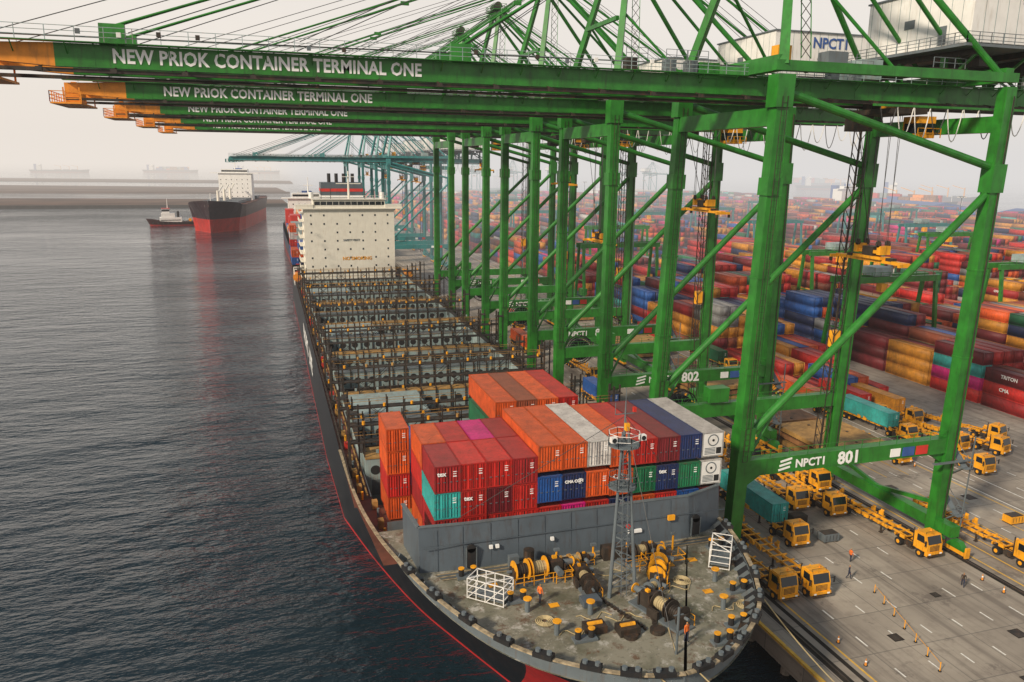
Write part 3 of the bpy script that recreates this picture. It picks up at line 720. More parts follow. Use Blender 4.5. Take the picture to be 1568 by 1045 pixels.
    b.box(G-1.86,G-1.83,6,7.1,60.1,62.2,GREYST); b.box(G-1.88,G-1.83,11,12.6,62.6,63.6,GREYST)
    for i in range(3): b.cbox((G+3+i*6,8,67.1),(2,2,.8),GREYST)
    b.box(G-6,G-1.5,3,16.5,56.9,57.1,DARKST); b.rail([(G-6,3,57.1),(G-1.5,3,57.1)],GREYST,1.1,1.2,.04,2)
    b.cbox((G-10,W/2,57.2),(3,4,2.2),LGREY); b.cbox((3,2.2,57.4),(1.6,1.2,1.6),YELLOW); b.cbox((10,3,57.2),(2.4,1.8,1.6),GREYST)
    for x in(-12,-7.5,-5,13,16): b.cbox((x,W/2-3.4,56.2),(1.2,1.0,1.2),random.choice([GREYST,DARKST])); b.rail([(x-1,W/2-4.6,56.6),(x+1.4,W/2-4.6,56.6)],GREYST,1.1,1.2,.03,2)
    P['machinery_house']=b.mesh('crane_machinery_house')
    b=B()
    for x,y in((G-1.9,W),):
        for a,c in((-.6,-.6),(.6,-.6),(-.6,.6),(.6,.6)): b.beam((x+a,y+c,3),(x+a,y+c,58),.12,.12,DARKST)
        for k in range(36): z=3+k*1.5; b.beam((x-.6,y-.6,z),(x+.6,y-.6,z+1.5 if k%2 else z),.07,.07,DARKST); b.beam((x-.6,y-.6,z),(x-.6,y+.6,z+1.5),.07,.07,DARKST)
        b.cbox((x,y,22),(1.1,1.1,2.4),YELLOW)
    sx=G+1.6
    for k in range(4):
        z=1.0+k*3.1; ya,yb=(-1.6,2.2) if k%2 else(2.2,-1.6)
        b.beam((sx,ya,z),(sx,yb,z+3.1),.8,.12,GREYST)
        for e in(-.4,.4): b.beam((sx+e,ya,z+1),(sx+e,yb,z+4.1),.06,.06,GREYST)
        b.box(sx-.5,sx+.5,yb-.6,yb+.6,z+3.05,z+3.12,GREYST); b.rail([(sx+.5,yb-.6,z+3.1),(sx+.5,yb+.6,z+3.1)],GREYST,1,1,.04,2)
    for y in(-1.9,2.5): b.beam((sx+.5,y,0.3),(sx+.5,y,14.4),.12,.12,GREYST)
    cx,cy,cz=5.2,W+3.0,12.6
    for dy in(-.5,.5):
        for k in range(16):
            t=k*math.pi/8; t2=t+math.pi/8
            b.beam((cx+2.6*math.cos(t),cy+dy,cz+2.6*math.sin(t)),(cx+2.6*math.cos(t2),cy+dy,cz+2.6*math.sin(t2)),.14,.14,DARKST)
            b.beam((cx,cy+dy,cz),(cx+2.6*math.cos(t),cy+dy,cz+2.6*math.sin(t)),.08,.08,GREYST)
    b.cyl((cx,cy-.5,cz),(cx,cy+.5,cz),1.9,BLACK,20); b.beam((cx,W,cz+.3),(cx,cy,cz),.6,.6,g)
    b.cbox((9,W-.1,15.2),(3,1.8,2.0),g); b.cbox((22.9,-.68,12.9),(1.7,.1,1.1),BLUEP); b.cbox((24.9,-.68,12.9),(1.7,.1,1.1),REDP); b.box(20.3,21.7,-.7,-.61,12.4,13.4,LETTER)
    b.box(G-3,G+3,-1.5,-1.0,11.0,11.1,GREYST)
    P['access_ladder']=b.mesh('crane_access')
    b=B()
    b.box(-2.6,2.6,W/2-3.6,W/2+3.6,52.3,52.9,DARKST); b.cbox((0,W/2-1.5,53.4),(3,2.2,.9),YELLOW); b.cbox((0,W/2+1.8,53.3),(3,1.6,.8),DARKST)
    b.box(1.8,4.4,W/2-3.2,W/2-.8,49.6,52.1,YELLOW); b.box(1.77,4.43,W/2-3.23,W/2-1.1,50.1,51.3,GLASS); b.box(-3.6,-1.4,W/2+.6,W/2+3,50.4,52.2,DARKST)
    b.rail([(1.4,W/2-3.7,49.6),(4.8,W/2-3.7,49.6),(4.8,W/2-.4,49.6)],YELLOW,1.1,1,.05,2)
    P['trolley']=b.mesh('crane_trolley')
    return P
CM=crane_meshes()
def leaned(me,kind,amt=1.8):
    m2=me.copy()
    for v in m2.vertices:
        z=v.co.z
        if kind in('frame','access_ladder'): v.co.x+=amt*min(z/55,1)
        elif kind=='boom': v.co.x+=amt*max(0,min(1,(z-57)/23))
    return m2
CM1={k:(leaned(v,k) if k in('frame','access_ladder','boom') else v) for k,v in CM.items()}
def spreader(par,x,z):
    b=B(); y=W/2
    b.box(x-.4,x+.4,y-6,y+6,z,z+.4,YELLOW)
    for yy in(y-6,y+6): b.box(x-1.22,x+1.22,yy-.2,yy+.2,z-.1,z+.3,YELLOW)
    for yy in(y-6,y+6):
        for xx in(x-1.15,x+1.15): b.box(xx-.12,xx+.12,yy-.2,yy+.2,z-.6,z-.1,DARKST)
    for yy in(y-3.4,y+3.4): b.cbox((x,yy,z+.55),(.9,.9,.35),DARKST)
    b.box(x-.8,x+.8,y-2.4,y+2.4,z+.4,z+.75,YELLOW)
    for yy in(y-2,y+2): b.box(x-.8,x+.8,yy-.3,yy+.3,z+1.0,z+2.1,YELLOW)
    b.box(x-.6,x+.6,y-2.2,y+2.2,z+1.1,z+1.5,YELLOW); b.box(x-.7,x+.7,y-.9,y+.9,z+.75,z+1.9,DARKST)
    for xx in(x-.7,x+.7):
        for yy in(y-1.8,y+1.8): b.cyl((xx-.1,yy,z+2.3),(xx+.1,yy,z+2.3),.42,DARKST,12); b.cyl((xx-.25,yy,z+2.2),(xx,yy,52.4),.045,CABLE,4); b.cyl((xx+.25,yy+.3,z+2.2),(xx+.3,yy+.7,52.4),.045,CABLE,4)
    b.cyl((x-.5,y,z+2),(x-2.6,y+1.5,50.6),.05,BLACK,5)
    b.obj('spreader',par)
def crane(y,num,tx,sz,mat=None,sc=1,x=RX0,lean=False):
    e=empty('ship_to_shore_crane',(x,y,0))
    for k,me in (CM1 if lean else CM).items():
        o=inst(k,me,(tx,0,0) if k=='trolley' else (0,0,0),0,e)
        if mat:
            for s in o.material_slots:
                if s.material==GREEN: s.link='OBJECT'; s.material=mat
                elif s.material==ORANGE: s.link='OBJECT'; s.material=mat
    spreader(e,tx,sz)
    e.scale=(sc,sc,sc)
    if num:
        text('boom_letters','NEW PRIOK CONTAINER TERMINAL ONE',(-60.6,W/2-3.4-.49,54.5),1.62,LETTER,e,bold=.045,sx=.85,sp=1.04)
        text('portal_letters','NPCT1',(7.4,-.63,12.95),1.35,LETTER,e,bold=.04); text('portal_number',num,(13.2,-.63,12.95),2.1,LETTER,e,bold=.07)
        text('house_letters','NPCT1',(G+5,2.42,65),2.2,BLUEP,e,bold=.05); text('house_number',num,(G+6,2.42,62.2),2.4,GREYST,e,bold=.06)
        b=B()
        for k in range(3): b.beam((5.2+k*.1,-.63,12.4+k*.5),(6.7+k*.1,-.63,12.7+k*.5),.06,.22,LETTER)
        b.obj('portal_logo',e)
    return e
for y,nu,tx,sz in((71.4,'801',24.2,34.5),(108,'802',21.5,38.5),(143,'803',18,30),(178,'804',23,41),(214,'805',12,44)): crane(y,nu,tx,sz,lean=(nu=='801'))
for y in(330,368,420,500): crane(y,None,15,44,TEAL,.86)
# ------------------------------------------------------------------ yard
cols=['red','red2','maroon','orange','brown','yellow','magenta','navy','blue','green','white','grey','teal','red']
wts=np.array([.11,.13,.14,.10,.06,.12,.055,.10,.07,.06,.045,.03,.03,.04]); wts=wts/wts.sum()
dw=wts.copy(); dw[[10,11,12]]=0; dw=dw/dw.sum()
def tpl(detail):
    b=B(); w=1.219; L=12.19; H=2.59
    if detail:
        b.box(-w+.05,w-.05,.05,L-.05,.1,H-.05,CYARD)
        for x in(-w,w-.12):
            for y in(0,L-.14): b.box(x,x+.12,y,y+.14,0,H,CYARD)
            for z in(0,H-.12): b.box(x+.002,x+.118,.14,L-.14,z,z+.12,CYARD)
        for y in(.003,L-.103):
            for z in(.003,H-.123): b.box(-w+.12,w-.12,y,y+.1,z,z+.12,CYARD)
        for x in(-.7,.7): b.box(x-.03,x+.03,.0,.04,.1,H-.1,CYARD)
    else: b.box(-w+.03,w-.03,0.05,L-.05,0.03,H-.03,CYARD)
    return np.array(b.v),np.array(b.f)
TD=tpl(True); TS=tpl(False)
def stack_obj(name,items,detail):
    V,F=TD if detail else TS
    n=len(items)
    if n==0: return
    pos=np.array([i[:3] for i in items]); col=np.array([i[3] for i in items])
    vs=(V[None]+pos[:,None,:]).reshape(-1,3); fs=(F[None]+(np.arange(n)*len(V))[:,None,None]).reshape(-1,4)
    me=bpy.data.meshes.new(name); me.vertices.add(len(vs)); me.vertices.foreach_set('co',vs.ravel())
    me.loops.add(fs.size); me.loops.foreach_set('vertex_index',fs.ravel().astype(np.int32))
    me.polygons.add(len(fs)); me.polygons.foreach_set('loop_start',(np.arange(len(fs))*4).astype(np.int32)); me.polygons.foreach_set('loop_total',np.full(len(fs),4,np.int32))
    me.update(calc_edges=True)
    at=me.attributes.new('Col','FLOAT_COLOR','POINT')
    c4=np.concatenate([np.repeat(col,len(V),0),np.ones((len(vs),1))],1); at.data.foreach_set('color',c4.ravel().astype(np.float32))
    me.materials.append(CYARD)
    link(bpy.data.objects.new(name,me))
nb=16; PITCH=31.5; ROWS=8
yletters=[]
for i in range(nb):
    X=104.5+i*PITCH
    ybeg=[124,104,101,100][min(i,3)]
    yy=ybeg; near=[];far=[]; j=0; base=3; dom=0
    while yy<960:
        j+=1
        if j%10==0: yy+=14
        if j%2==1: base=random.choice([1,2,3,4,4,5,5]) if (i>0 or yy>160) else random.choice([0,1,1,2])
        if j%3==1: dom=np.random.choice(len(cols),p=dw)
        bs=min(base,2) if yy<115 else base
        dm=dom
        if i==0 and 158<yy<186: dm=5; bs=4
        if i==1 and yy<118: dm=0
        if i==1 and 118<yy<131: dm=5; bs=3
        if i==1 and 131<yy<150: dm=2; bs=4
        prev=bs; pc=dm
        for r in range(ROWS):
            if r%2==0: prev=max(0,min(5,bs+random.choice([-2,-1,0,0,0,1])))
            h=prev
            for t in range(h):
                q=random.random()
                k=dm if q<.34 else (pc if q<.5 else np.random.choice(len(cols),p=wts)); pc=k
                c=np.array(PAL[cols[k]])*random.uniform(.7,1.2)
                it=(X+r*2.7,yy+random.uniform(-.15,.15),t*2.6,tuple(c))
                (near if yy<260 and i<7 else far).append(it)
                if r==0 and yy<200 and k in(0,1,2,6,7,8) and random.random()<.35: yletters.append((X-1.23,yy+8.5,t*2.6+1.5))
        yy+=12.9
    stack_obj('container_stack',near,True); stack_obj('container_stack',far,False)
ym=empty('yard_container_marking')
for k,(x,y,z) in enumerate(yletters[:40]): text('letters',['tex','CAI','K LINE','CMA','TRITON'][k%5],(x,y,z),1.0,LETTER,ym,rot=(math.pi/2,0,-math.pi/2),bold=.02)
def gantry_mesh(m):
    b=B(); Sx=27
    for x in(0,Sx):
        for y in(0,8): b.beam((x,y,1.2),(x,2+y*.5,19),.8,.8,m); b.cyl((x-.4,y,.7),(x+.4,y,.7),.7,BLACK,12); b.cyl((x-.4,y+1.7,.7),(x+.4,y+1.7,.7),.7,BLACK,12)
        b.beam((x,-1,1.8),(x,9,1.8),.7,.8,m); b.beam((x,1,8),(x,7.4,8),.3,.3,m)
    for y in(2,6): b.beam((-1,y,19.6),(Sx+1,y,19.6),.8,1.5,m)
    b.rail([(-1,1.4,20.3),(Sx+1,1.4,20.3)],m,1.1,2.5,.05,2)
    b.box(8,13,1.6,6.4,20.5,22.6,LGREY); b.cbox((10,1.2,17.8),(1.8,1.8,2),YELLOW); b.cbox((1,4,4),(2,3,2.2),m)
    for x in(10,12): b.cyl((x,4,15.5),(x,4,20),.05,CABLE,4)
    b.box(9.5,12,-2,10,15,15.4,YELLOW)
    return b.mesh('yard_gantry_crane_mesh')
GM=gantry_mesh(GREEN); GT=gantry_mesh(TEAL)
for bi,y,mm in((1,152,GM),(2,205,GM),(0,240,GM),(3,165,GM),(1,310,GM),(4,330,GT),(3,400,GT),(1,420,GT),(5,440,GT),(7,380,GT),(4,520,GT),(2,560,GT),(8,520,GT),(6,620,GT),(3,700,GT),(9,680,GT),(8,780,GT),(1,760,GT),(10,600,GT),(2,880,GT),(5,255,GM),(6,300,GT),(9,420,GT)):
    inst('yard_gantry_crane',mm,(104.5+bi*PITCH-4.6,y,0))
for x,y in((250,1120),(300,1130),(360,1140),(420,1120),(520,1100),(560,1080)):
    e=crane(y,None,15,44,TEAL,.62,x); e.rotation_euler=(0,0,math.pi/2)
b=B(); b.cyl((0,0,0),(0,0,32),.35,GREYST,8,.15); b.cyl((0,0,31.5),(0,0,32),1.6,GREYST,10)
for k in range(8): b.cbox((1.8*math.cos(k*.785),1.8*math.sin(k*.785),31.6),(.6,.6,.35),WHITE)
LM=b.mesh('light_mast_mesh')
for bi,y in((0,200),(0,300),(2,230),(5,360),(2,480),(8,330),(10,470),(5,620),(8,700),(0,450),(11,300)): inst('light_mast',LM,(104.5+bi*PITCH-7,y,0))
for x,y,w,l,h,m in((612,640,50,90,11,BLUEP),(612,480,50,80,10,BLUEP),(300,1010,120,50,10,LGREY),(470,1010,80,50,12,WHITE),(160,1015,100,40,9,WHITE)):
    b=B(); b.box(x-w/2,x+w/2,y-l/2,y+l/2,0,h,WHITE); b.add([(x-w/2-1,y-l/2-1,h+.01),(x+w/2+1,y-l/2-1,h+.01),(x+w/2+1,y+l/2+1,h+.01),(x-w/2-1,y+l/2+1,h+.01),(x,y-l/2-1,h+4),(x,y+l/2+1,h+4)],[(0,1,4),(2,3,5),(0,4,5,3),(1,2,5,4),(0,3,2,1)],m)
    for k in range(6): b.box(x-w/2+4+k*w/6.5,x-w/2+4+k*w/6.5+w/14,y-l/2-.05,y-l/2-.004,0,h*.5,GREYST)
    b.obj('warehouse')
# ------------------------------------------------------------------ distant ships
def far_ship(name,loc,rot,L,Bm,D,mat,kind,s=1):
    e=empty(name,loc,rot); b=B()
    st=[(0,4,.1,.1,D*1.25),(L*.02,L*.035,Bm*.22,.2,D*1.22),(L*.06,L*.07,Bm*.36,Bm*.12,D*1.18),(L*.12,L*.13,Bm*.46,Bm*.3,D*1.1),(L*.22,L*.22,Bm*.5,Bm*.46,D),(L*.8,L*.8,Bm*.5,Bm*.5,D),(L*.95,L*.93,Bm*.46,Bm*.3,D),(L,L*.97,Bm*.4,Bm*.15,D*1.02)]
    hull(b,densify(st,2),mat,zb=-4,levels=6)
    b.poly([(-Bm*.45,L*.12,D-.5),(Bm*.45,L*.12,D-.5),(Bm*.45,L*.97,D-.5),(-Bm*.45,L*.97,D-.5)],DECKRED)
    b.poly([(-Bm*.2,L*.03,D),(Bm*.2,L*.03,D),(Bm*.46,L*.14,D),(-Bm*.46,L*.14,D)],DECKRED)
    ys=L*.8 if kind!='red' else L*.62; hs=16 if kind!='red' else 21
    wd=.38 if kind!='red' else .34
    b.box(-Bm*wd,Bm*wd,ys,ys+L*.07,D-.5,D+hs,WHITE); b.box(-Bm*.5,Bm*.5,ys-1,ys+L*.03,D+hs+.01,D+hs+.6,WHITE); b.box(-Bm*wd*.8,Bm*wd*.8,ys-.6,ys+L*.03,D+hs+.61,D+hs+3.4,WHITE); b.box(-Bm*wd*.78,Bm*wd*.78,ys-.7,ys-.61,D+hs+1.4,D+hs+2.6,GLASS)
    b.cyl((0,ys+3,D+hs+3),(0,ys+3,D+hs+13),.5,WHITE,6,.2); b.beam((-3,ys+3,D+hs+8),(3,ys+3,D+hs+8),.4,.4,WHITE); b.box(-3,3,ys+L*.08,ys+L*.12,D,D+hs+4,BLUEP)
    for r in range(int(hs/3.6)):
        for k in range(6): b.box(-Bm*.3+k*Bm*.11,-Bm*.3+k*Bm*.11+.6,ys-.04,ys-.004,D+2+r*3.4,D+2.8+r*3.4,GLASS)
    if kind in('crane','red'):
        for t in(.2,.34,.48,.74):
            if abs(L*t-ys)<L*.08: continue
            hh=14 if kind!='red' else 10
            b.cyl((0,L*t,D),(0,L*t,D+hh),1.1,YELLOW if kind!='red' else CREAM,8,.8); b.beam((0,L*t,D+hh-2),(0,L*t+L*.11,D+hh+3),.9,.9,YELLOW if kind!='red' else CREAM)
            b.box(-Bm*.35,Bm*.35,L*t+2,L*t+L*.1,D,D+2,BREAK)
    else:
        for k in range(int(L*.6/13)):
            for q in range(6):
                h=random.choice([1,2,3,4,5]); b.box(-Bm*.45+q*Bm*.15,-Bm*.45+(q+1)*Bm*.15-.15,L*.18+k*13.5,L*.18+k*13.5+12.2,D,D+h*2.6,random.choice([REDP,BLUEP,RUSTY,LGREY,ORANGE]))
    b.cyl((0,L*.05,D),(0,L*.05,D+9),.4,WHITE,6,.2)
    b.obj('hull_and_superstructure',e); return e
far_ship('cargo_ship',(-38,578,WZ),math.radians(-7),190,38,18,HULLRED,'red')
for x,y,r,k,L in((-1450,2900,1.3,'crane',180),(-1050,3000,1.5,'box',200),(-1700,2800,1.2,'crane',160),(-600,3200,1.6,'crane',190),(-250,3400,1.4,'box',210),(-2000,3100,1.4,'box',200),(-1900,2500,1.5,'crane',120),(900,2600,1.2,'crane',160),(690,640,.25,'box',180),(800,760,.5,'crane',150),(1000,900,.8,'crane',150),(1300,1500,1.2,'crane',150),(1500,1800,1.2,'box',180),(60,3400,1.4,'crane',180)):
    far_ship('distant_cargo_ship',(x,y,WZ),r,L,28,9,HULLFAR,k)
far_ship('berthed_container_ship',(25,345,WZ),0,200,32,11,HULLFAR,'box')
e=empty('tugboat',(-88,655,WZ),-math.pi/2+.12); b=B(); e.scale=(1.2,1.2,1.2)
st=[(0,3,.1,.1,4.6),(1.5,4,2.6,.8,4.4),(4,6,4.4,2.5,4),(9,10,5.2,4.2,3.2),(20,20,5.3,4.6,2.6),(32,31,5,4,2.8),(35,33,4,3,3)]
hull(b,densify(st,3),HULLBLK,zb=-2,levels=6); b.poly([(-4,4,2.4),(4,4,2.4),(4.6,33,2.4),(-4.6,33,2.4)],DECKRED)
b.box(-3.3,3.3,8,21,2.4,5.4,WHITE); b.box(-2.8,2.8,9,17,5.403,8,WHITE); b.box(-2.4,2.4,9.6,14,8.003,10.8,WHITE); b.box(-2.45,2.45,9.55,14.05,9.1,10.2,GLASS); b.box(-2.7,2.7,9.3,14.3,10.803,11,REDP)
b.cyl((0,13,11),(0,13,17),.25,WHITE,6,.1); b.beam((-1.5,13,14.5),(1.5,13,14.5),.2,.2,WHITE); b.box(-3.35,3.35,8.5,20.5,3.4,3.9,GLASS)
for x in(-2,2): b.cyl((x,19,5.4),(x,19,9),.7,BLACK,10)
b.cyl((-1.4,26,3.6),(1.4,26,3.6),1,YELLOW,12); b.beam((-2,29,2.4),(-2,29,5),.3,.3,REDP); b.beam((2,29,2.4),(2,29,5),.3,.3,REDP); b.beam((-2,29,5),(2,29,5),.3,.3,REDP)
for y in range(4,33,3): b.cyl((-5.4,y,2.2),(-5.1,y,2.2),.6,BLACK,8); b.cyl((5.4,y,2.2),(5.1,y,2.2),.6,BLACK,8)
b.obj('hull_and_wheelhouse',e)
# ------------------------------------------------------------------ trucks
def tractor_mesh():
    b=B(); Y=YELLOW
    for x in(-.5,.5): b.box(x-.1,x+.1,.2,5.6,.75,1.05,Y)
    b.prism([(-.1,.55),(.35,.55),(.35,1.0),(-.1,1.0)],-1.2,1.2,Y); b.box(-1.25,1.25,-.14,-.1,.6,.72,BLACK)
    b.prism([(.05,1.0),(2.15,1.0),(2.15,3.05),(.45,3.05),(.08,1.95)],-1.15,1.15,Y)
    b.prism([(.1,1.98),(.42,2.92),(.38,2.94),(.055,1.99)],-1.0,1.0,GLASS)
    for s in(-1,1):
        x=s*1.155; b.add([(x,.5,2.0),(x,1.7,2.0),(x,1.7,2.85),(x,.7,2.85)],[(0,1,2,3)],GLASS)
        b.beam((s*1.15,.3,2.3),(s*1.55,.1,2.4),.05,.05,BLACK); b.box(s*1.55-.1,s*1.55+.1,.02,.08,1.9,2.6,BLACK)
        b.cbox((s*.85,-.12,.82),(.3,.06,.16),LETTER)
        for y in(1.15,4.4): b.cyl((s*(.75 if y<2 else .55),y,.52),(s*1.22,y,.52),.52,BLACK,16); b.cyl((s*1.2,y,.52),(s*1.24,y,.52),.25,Y,10)
        b.box(s*1.0-.22,s*1.0+.22,.5,1.8,1.0,1.12,Y); b.box(s*.98-.26,s*.98+.26,2.4,3.4,.6,1.15,DARKST)
    b.box(-.7,.7,.03,.06,1.1,1.75,BLACK)
    for z in(1.2,1.35,1.5,1.65): b.box(-.68,.68,.01,.03,z,z+.05,Y)
    b.box(-.9,.9,2.16,2.18,2.0,2.8,GLASS); b.box(-1.0,1.0,.6,2.0,3.053,3.13,Y); b.cyl((.5,1.3,3.13),(.5,1.3,3.35),.1,ORANGE,8); b.cyl((-1.0,2.35,1.1),(-1.0,2.35,3.3),.08,DARKST,8)
    b.cyl((0,4.4,1.1),(0,4.4,1.25),.5,DARKST,14); b.box(-1.2,1.2,3.8,5.0,1.06,1.1,BLACK)
    b.rail([(-.9,.7,3.13),(.9,.7,3.13)],BLACK,.25,.9,.02,1)
    return b.mesh('terminal_tractor_mesh')
def trailer_mesh():
    b=B(); Y=YELLOW
    for x in(-.62,.62):
        b.box(x-.08,x+.08,3.6,6.0,1.3,1.5,Y); b.beam((x,6,1.4),(x,6.8,1.25),.16,.35,Y); b.box(x-.08,x+.08,6.7,17.3,1.05,1.42,Y)
    for y in np.arange(3.7,17.4,1.36): b.box(-1.2,1.2,y-.08,y+.08,1.3,1.44,Y)
    for y in(3.75,9.8,11.2,17.1):
        for s in(-1,1): b.box(s*1.25-.1,s*1.25+.1,y-.35,y+.35,1.3,1.75,Y); b.beam((s*1.3,y,1.7),(s*1.48,y,2.0),.5,.06,Y)
    for y in(13.6,14.95,16.3):
        for s in(-1,1): b.cyl((s*.6,y,.5),(s*1.2,y,.5),.5,BLACK,14); b.cyl((s*1.2,y,.5),(s*1.22,y,.5),.22,Y,8)
        b.beam((-.7,y,.5),(.7,y,.5),.14,.14,DARKST)
    for s in(-1,1): b.box(s*.7-.08,s*.7+.08,7.6,7.8,.15,1.1,DARKST); b.box(s*.7-.2,s*.7+.2,7.5,7.9,.1,.16,DARKST)
    b.box(-1.2,1.2,17.3,17.4,.8,1.1,Y); b.box(-1.1,-.8,17.4,17.43,.88,1.02,REDP); b.box(.8,1.1,17.4,17.43,.88,1.02,REDP)
    return b.mesh('skeletal_trailer_mesh')
TM=tractor_mesh(); TR=trailer_mesh()
def truck(x,y,rot=0,load=None):
    e=empty('terminal_truck',(x,y,.01),rot)
    inst('tractor',TM,(0,0,0),0,e); inst('trailer',TR,(0,0,0),random.uniform(-.01,.01),e)
    if load: inst('container_load',C40,(0,4.6,1.5),0,e,PAL[load])
truck(51.6,64,.02); truck(55.4,63.6,-.01); truck(60.7,74,0,'teal')
truck(74.6,67.4,.03); truck(71.2,80,-.02); truck(67.6,83,0); truck(74.8,87.5,.01); truck(71,99,0); truck(67.2,103,0); truck(84.3,62.0,.02)
truck(107,112,0,'red'); truck(103.5,101,.03,'teal'); truck(99.8,116,0,'orange'); truck(108.5,95,.1); truck(114,92,.25); truck(103.8,86,.02); truck(99.5,132,0); truck(99.6,150,0,'green'); truck(97,175,0,'red'); truck(99.6,205,0,'navy'); truck(60.5,125,0,'blue'); truck(66.5,150,0); truck(60.5,175,0,'orange'); truck(66.5,205,0,'red')
truck(119,97,.3); truck(111.5,108,.05,'yellow'); truck(94.5,93,0); truck(56,108,0)
for x,y,n in((81,96,3),(81,112,2),(81,131,3),(81,146,2),(81,168,3),(81,186,2),(81,215,3),(62,112,1)):
    b=B()
    for k in range(n):
        z=.3+k*1.1; ox=random.uniform(-.3,.3)
        b.box(x+ox,x+ox+12,y,y+12.4,z,z+.7,RUSTY if k%2 else OCHRE)
        for i in range(5): b.box(x+ox+.4+i*2.6,x+ox+.6+i*2.6,y-.06,y+12.46,z-.3,z+.05,DARKST)
        for i in range(6): b.cbox((x+ox+1+i*2,y+1+(i%3)*4.6,z+.76),(.35,.35,.1),DARKST)
    b.obj('hatch_cover_stack')
for x,y,m in((82.5,84,GREYST),(92,72,YELLOW),(64,80,DARKST),(64.5,74.5,GREYST)):
    b=B(); b.box(x,x+2.2,y,y+1.4,.15,1.1,m); b.box(x+.1,x+2.1,y+.1,y+1.3,1.103,1.16,DARKST)
    for i in range(4): b.box(x+.3+i*.5,x+.36+i*.5,y-.02,y-.004,.3,1.0,DARKST)
    b.box(x+.1,x+.4,y,y+1.4,0,.15,DARKST); b.box(x+1.8,x+2.1,y,y+1.4,0,.15,DARKST); b.obj('gear_box')
for i in range(22):
    x,y=random.choice([(51.9,28+i*1.9),(95.8,45+i*2.5)]) if i%2 else (76.2,34+i*1.4)
    b=B(); b.cyl((x,y,.012),(x,y,.06),.2,BLACK,8); b.cyl((x,y,.06),(x,y,.75),.12,ORANGE,8,.03); b.cyl((x,y,.4),(x,y,.52),.1,LETTER,8,.08); b.obj('traffic_cone')
# yellow delineator barriers on the apron
for xs,ys,dx,dy,n in((64,40,1.6,1.5,12),(78.5,52,2.1,.9,12),(58,50,.7,2.2,7)):
    b=B()
    for k in range(n):
        x=xs+dx*k; y=ys+dy*k
        b.cyl((x,y,.012),(x,y,.08),.16,BLACK,8); b.cyl((x,y,.08),(x,y,1.0),.045,YELLOW,6)
        if k: b.beam((x-dx,y-dy,.85),(x,y,.85),.03,.04,YELLOW)
    b.obj('safety_barrier')
# ------------------------------------------------------------------ people
def person(x,y,z,rot,stride,top=VEST):
    J=[(0,0,.95),(0,.01,1.12),(0,.015,1.38),(0,.0,1.50),(0,-.01,1.60),(0,-.01,1.70),
       (.10,0,.90),(.11,-.12*stride-.02,.50),(.11,-.22*stride+.05*stride,.09),(.12,-.22*stride-.12,.04),
       (-.10,0,.90),(-.11,.05*stride,.50),(-.11,.28*stride,.12),(-.12,.28*stride-.13,.05),
       (.19,.01,1.42),(.25,.10*stride,1.14),(.25,-.02+.02*stride,.90),(.25,-.05,.80),
       (-.19,.01,1.42),(-.25,-.08*stride,1.14),(-.25,-.22*stride,.92),(-.25,-.27*stride,.83)]
    R=[(.15,.10),(.135,.095),(.17,.11),(.06,.06),(.085,.10),(.07,.085),(.095,.1),(.062,.065),(.045,.05),(.04,.03),(.095,.1),(.062,.065),(.045,.05),(.04,.03),(.065,.065),(.045,.045),(.034,.034),(.035,.02),(.065,.065),(.045,.045),(.034,.034),(.035,.02)]
    E=[(0,1),(1,2),(2,3),(3,4),(4,5),(0,6),(6,7),(7,8),(8,9),(0,10),(10,11),(11,12),(12,13),(2,14),(14,15),(15,16),(16,17),(2,18),(18,19),(19,20),(20,21)]
    for base,s in((17,1),(21,-1)):
        bx,by,bz=J[base]
        for k,l in enumerate((.075,.085,.08,.065)):
            J.append((bx,by-.03+k*.02,bz-l)); R.append((.009,.009)); E.append((base,len(J)-1))
        J.append((bx-.0,by-.055,bz-.02)); R.append((.011,.011)); E.append((base,len(J)-1))
    me=bpy.data.meshes.new('person'); me.from_pydata(J,E,[]); o=bpy.data.objects.new('person_tmp',me); COL.objects.link(o)
    md=o.modifiers.new('s','SKIN'); sv=me.skin_vertices[0].data
    for i,r in enumerate(R): sv[i].radius=r; sv[i].use_root=(i==0)
    o.modifiers.new('d','SUBSURF').levels=1
    dg=bpy.context.evaluated_depsgraph_get(); dg.update(); m2=bpy.data.meshes.new_from_object(o.evaluated_get(dg))
    bpy.data.objects.remove(o)
    m2.materials.clear()
    for q in(SKIN,top,TROUS,YELLOW,BLACK): m2.materials.append(q)
    for p in m2.polygons:
        c=p.center; p.use_smooth=True
        if c.z>1.67: k=3
        elif c.z>1.50: k=0
        elif c.z<.1: k=4
        elif abs(c.x)>.19 and c.z<.9: k=0
        elif c.z>.93 or abs(c.x)>.2: k=1
        else: k=2
        p.material_index=k
    q=bpy.data.objects.new('person',m2); q.location=(x,y,z); q.rotation_euler=(0,0,rot); link(q)
person(61.5,66.5,.01,.6,1.0,TROUS); person(72.8,61.5,.01,-.8,1.0,DARKST); person(84.6,74.2,.01,.2,.4,TROUS); person(83.9,72.5,.01,2.4,.8,VEST); person(64.5,69.8,.01,1.6,.6,VEST); person(92,57,.01,1.2,1,VEST)
person(29,47.2,10.3,.3,.3,VEST); person(20.0,55.5,10.3,2.0,.5,VEST)
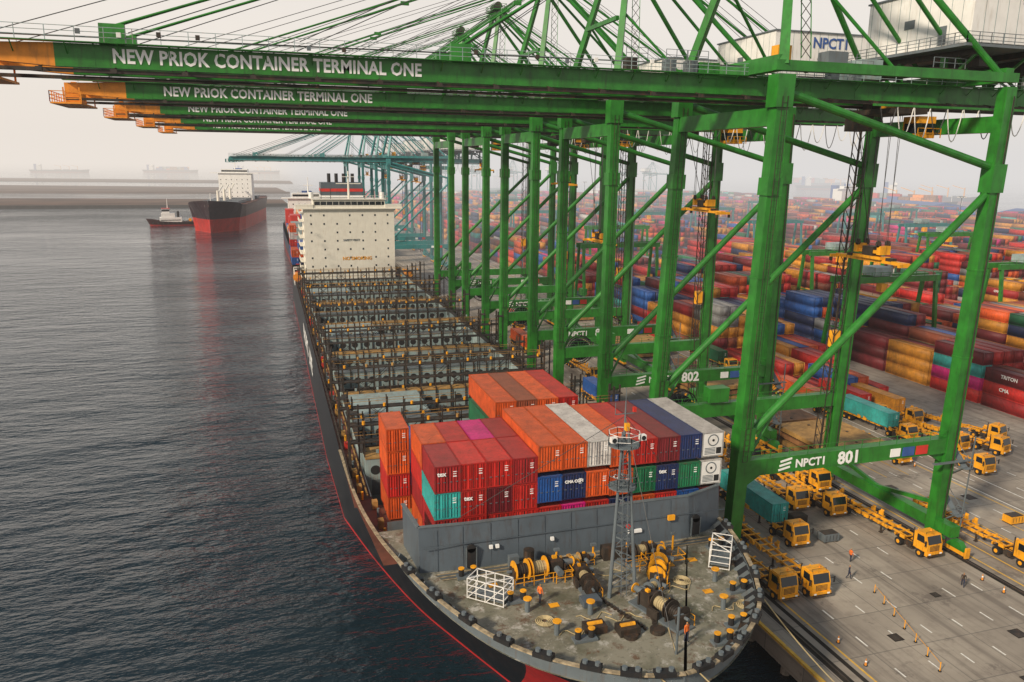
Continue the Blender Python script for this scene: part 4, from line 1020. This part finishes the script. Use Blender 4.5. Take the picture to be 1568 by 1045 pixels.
# ------------------------------------------------------------------ world, sun, camera
w=bpy.data.worlds.new('World'); S.world=w; w.use_nodes=True; n=w.node_tree; n.nodes.clear()
SE=math.radians(33)
sdir=Vector((-.78,-.42,0)).normalized()
sky=n.nodes.new('ShaderNodeTexSky'); sky.sky_type='NISHITA'; sky.sun_disc=False; sky.sun_elevation=SE
sky.sun_rotation=math.atan2(sdir.x,sdir.y); sky.dust_density=4; sky.air_density=1.2
bg=n.nodes.new('ShaderNodeBackground'); bg.inputs['Strength'].default_value=.105
tc=n.nodes.new('ShaderNodeTexCoord'); mp=n.nodes.new('ShaderNodeMapping'); mp.inputs['Scale'].default_value=(1,1,4); ns=n.nodes.new('ShaderNodeTexNoise'); ns.inputs['Scale'].default_value=1.6; ns.inputs['Detail'].default_value=5
n.links.new(tc.outputs['Generated'],mp.inputs[0]); n.links.new(mp.outputs[0],ns.inputs[0])
veil=n.nodes.new('ShaderNodeMixRGB'); veil.inputs[1].default_value=(8.0,7.45,6.9,1); veil.inputs[2].default_value=(9.9,9.0,8.1,1); n.links.new(ns.outputs[0],veil.inputs[0])
sx=n.nodes.new('ShaderNodeSeparateXYZ'); n.links.new(tc.outputs['Generated'],sx.inputs[0])
mr=n.nodes.new('ShaderNodeMapRange'); mr.inputs[1].default_value=.22; mr.inputs[2].default_value=.65; n.links.new(sx.outputs[2],mr.inputs[0])
v2=n.nodes.new('ShaderNodeMixRGB'); v2.inputs[2].default_value=(2.4,2.8,3.4,1); n.links.new(mr.outputs[0],v2.inputs[0]); n.links.new(veil.outputs[0],v2.inputs[1])
mx=n.nodes.new('ShaderNodeMixRGB'); mx.inputs[0].default_value=.86; n.links.new(sky.outputs[0],mx.inputs[1]); n.links.new(v2.outputs[0],mx.inputs[2])
o=n.nodes.new('ShaderNodeOutputWorld'); n.links.new(mx.outputs[0],bg.inputs[0]); n.links.new(bg.outputs[0],o.inputs[0])
L=bpy.data.lights.new('sun','SUN'); L.energy=4.1; L.angle=math.radians(6); L.color=(1,.86,.68)
so=bpy.data.objects.new('sun',L); link(so); d=Vector((sdir.x*math.cos(SE),sdir.y*math.cos(SE),math.sin(SE)))
so.rotation_euler=d.to_track_quat('Z','Y').to_euler()
cam=bpy.data.cameras.new('camera'); cam.sensor_width=36; cam.lens=27.55; cam.clip_end=40000; cam.clip_start=.5
co=bpy.data.objects.new('camera',cam); link(co); S.camera=co
az=math.radians(17.3); pt=math.radians(12.75); rl=math.radians(.7)
F=Vector((math.sin(az)*math.cos(pt),math.cos(az)*math.cos(pt),-math.sin(pt))); R=Vector((math.cos(az),-math.sin(az),0)); U=R.cross(F)
R2=R*math.cos(rl)+U*math.sin(rl); U2=U*math.cos(rl)-R*math.sin(rl)
M=Matrix(((R2.x,U2.x,-F.x,0),(R2.y,U2.y,-F.y,0),(R2.z,U2.z,-F.z,46),(0,0,0,1))); co.matrix_world=M
S.view_settings.view_transform='Standard'; S.view_settings.look='None'; S.view_settings.exposure=0
print('objects',len(bpy.data.objects))
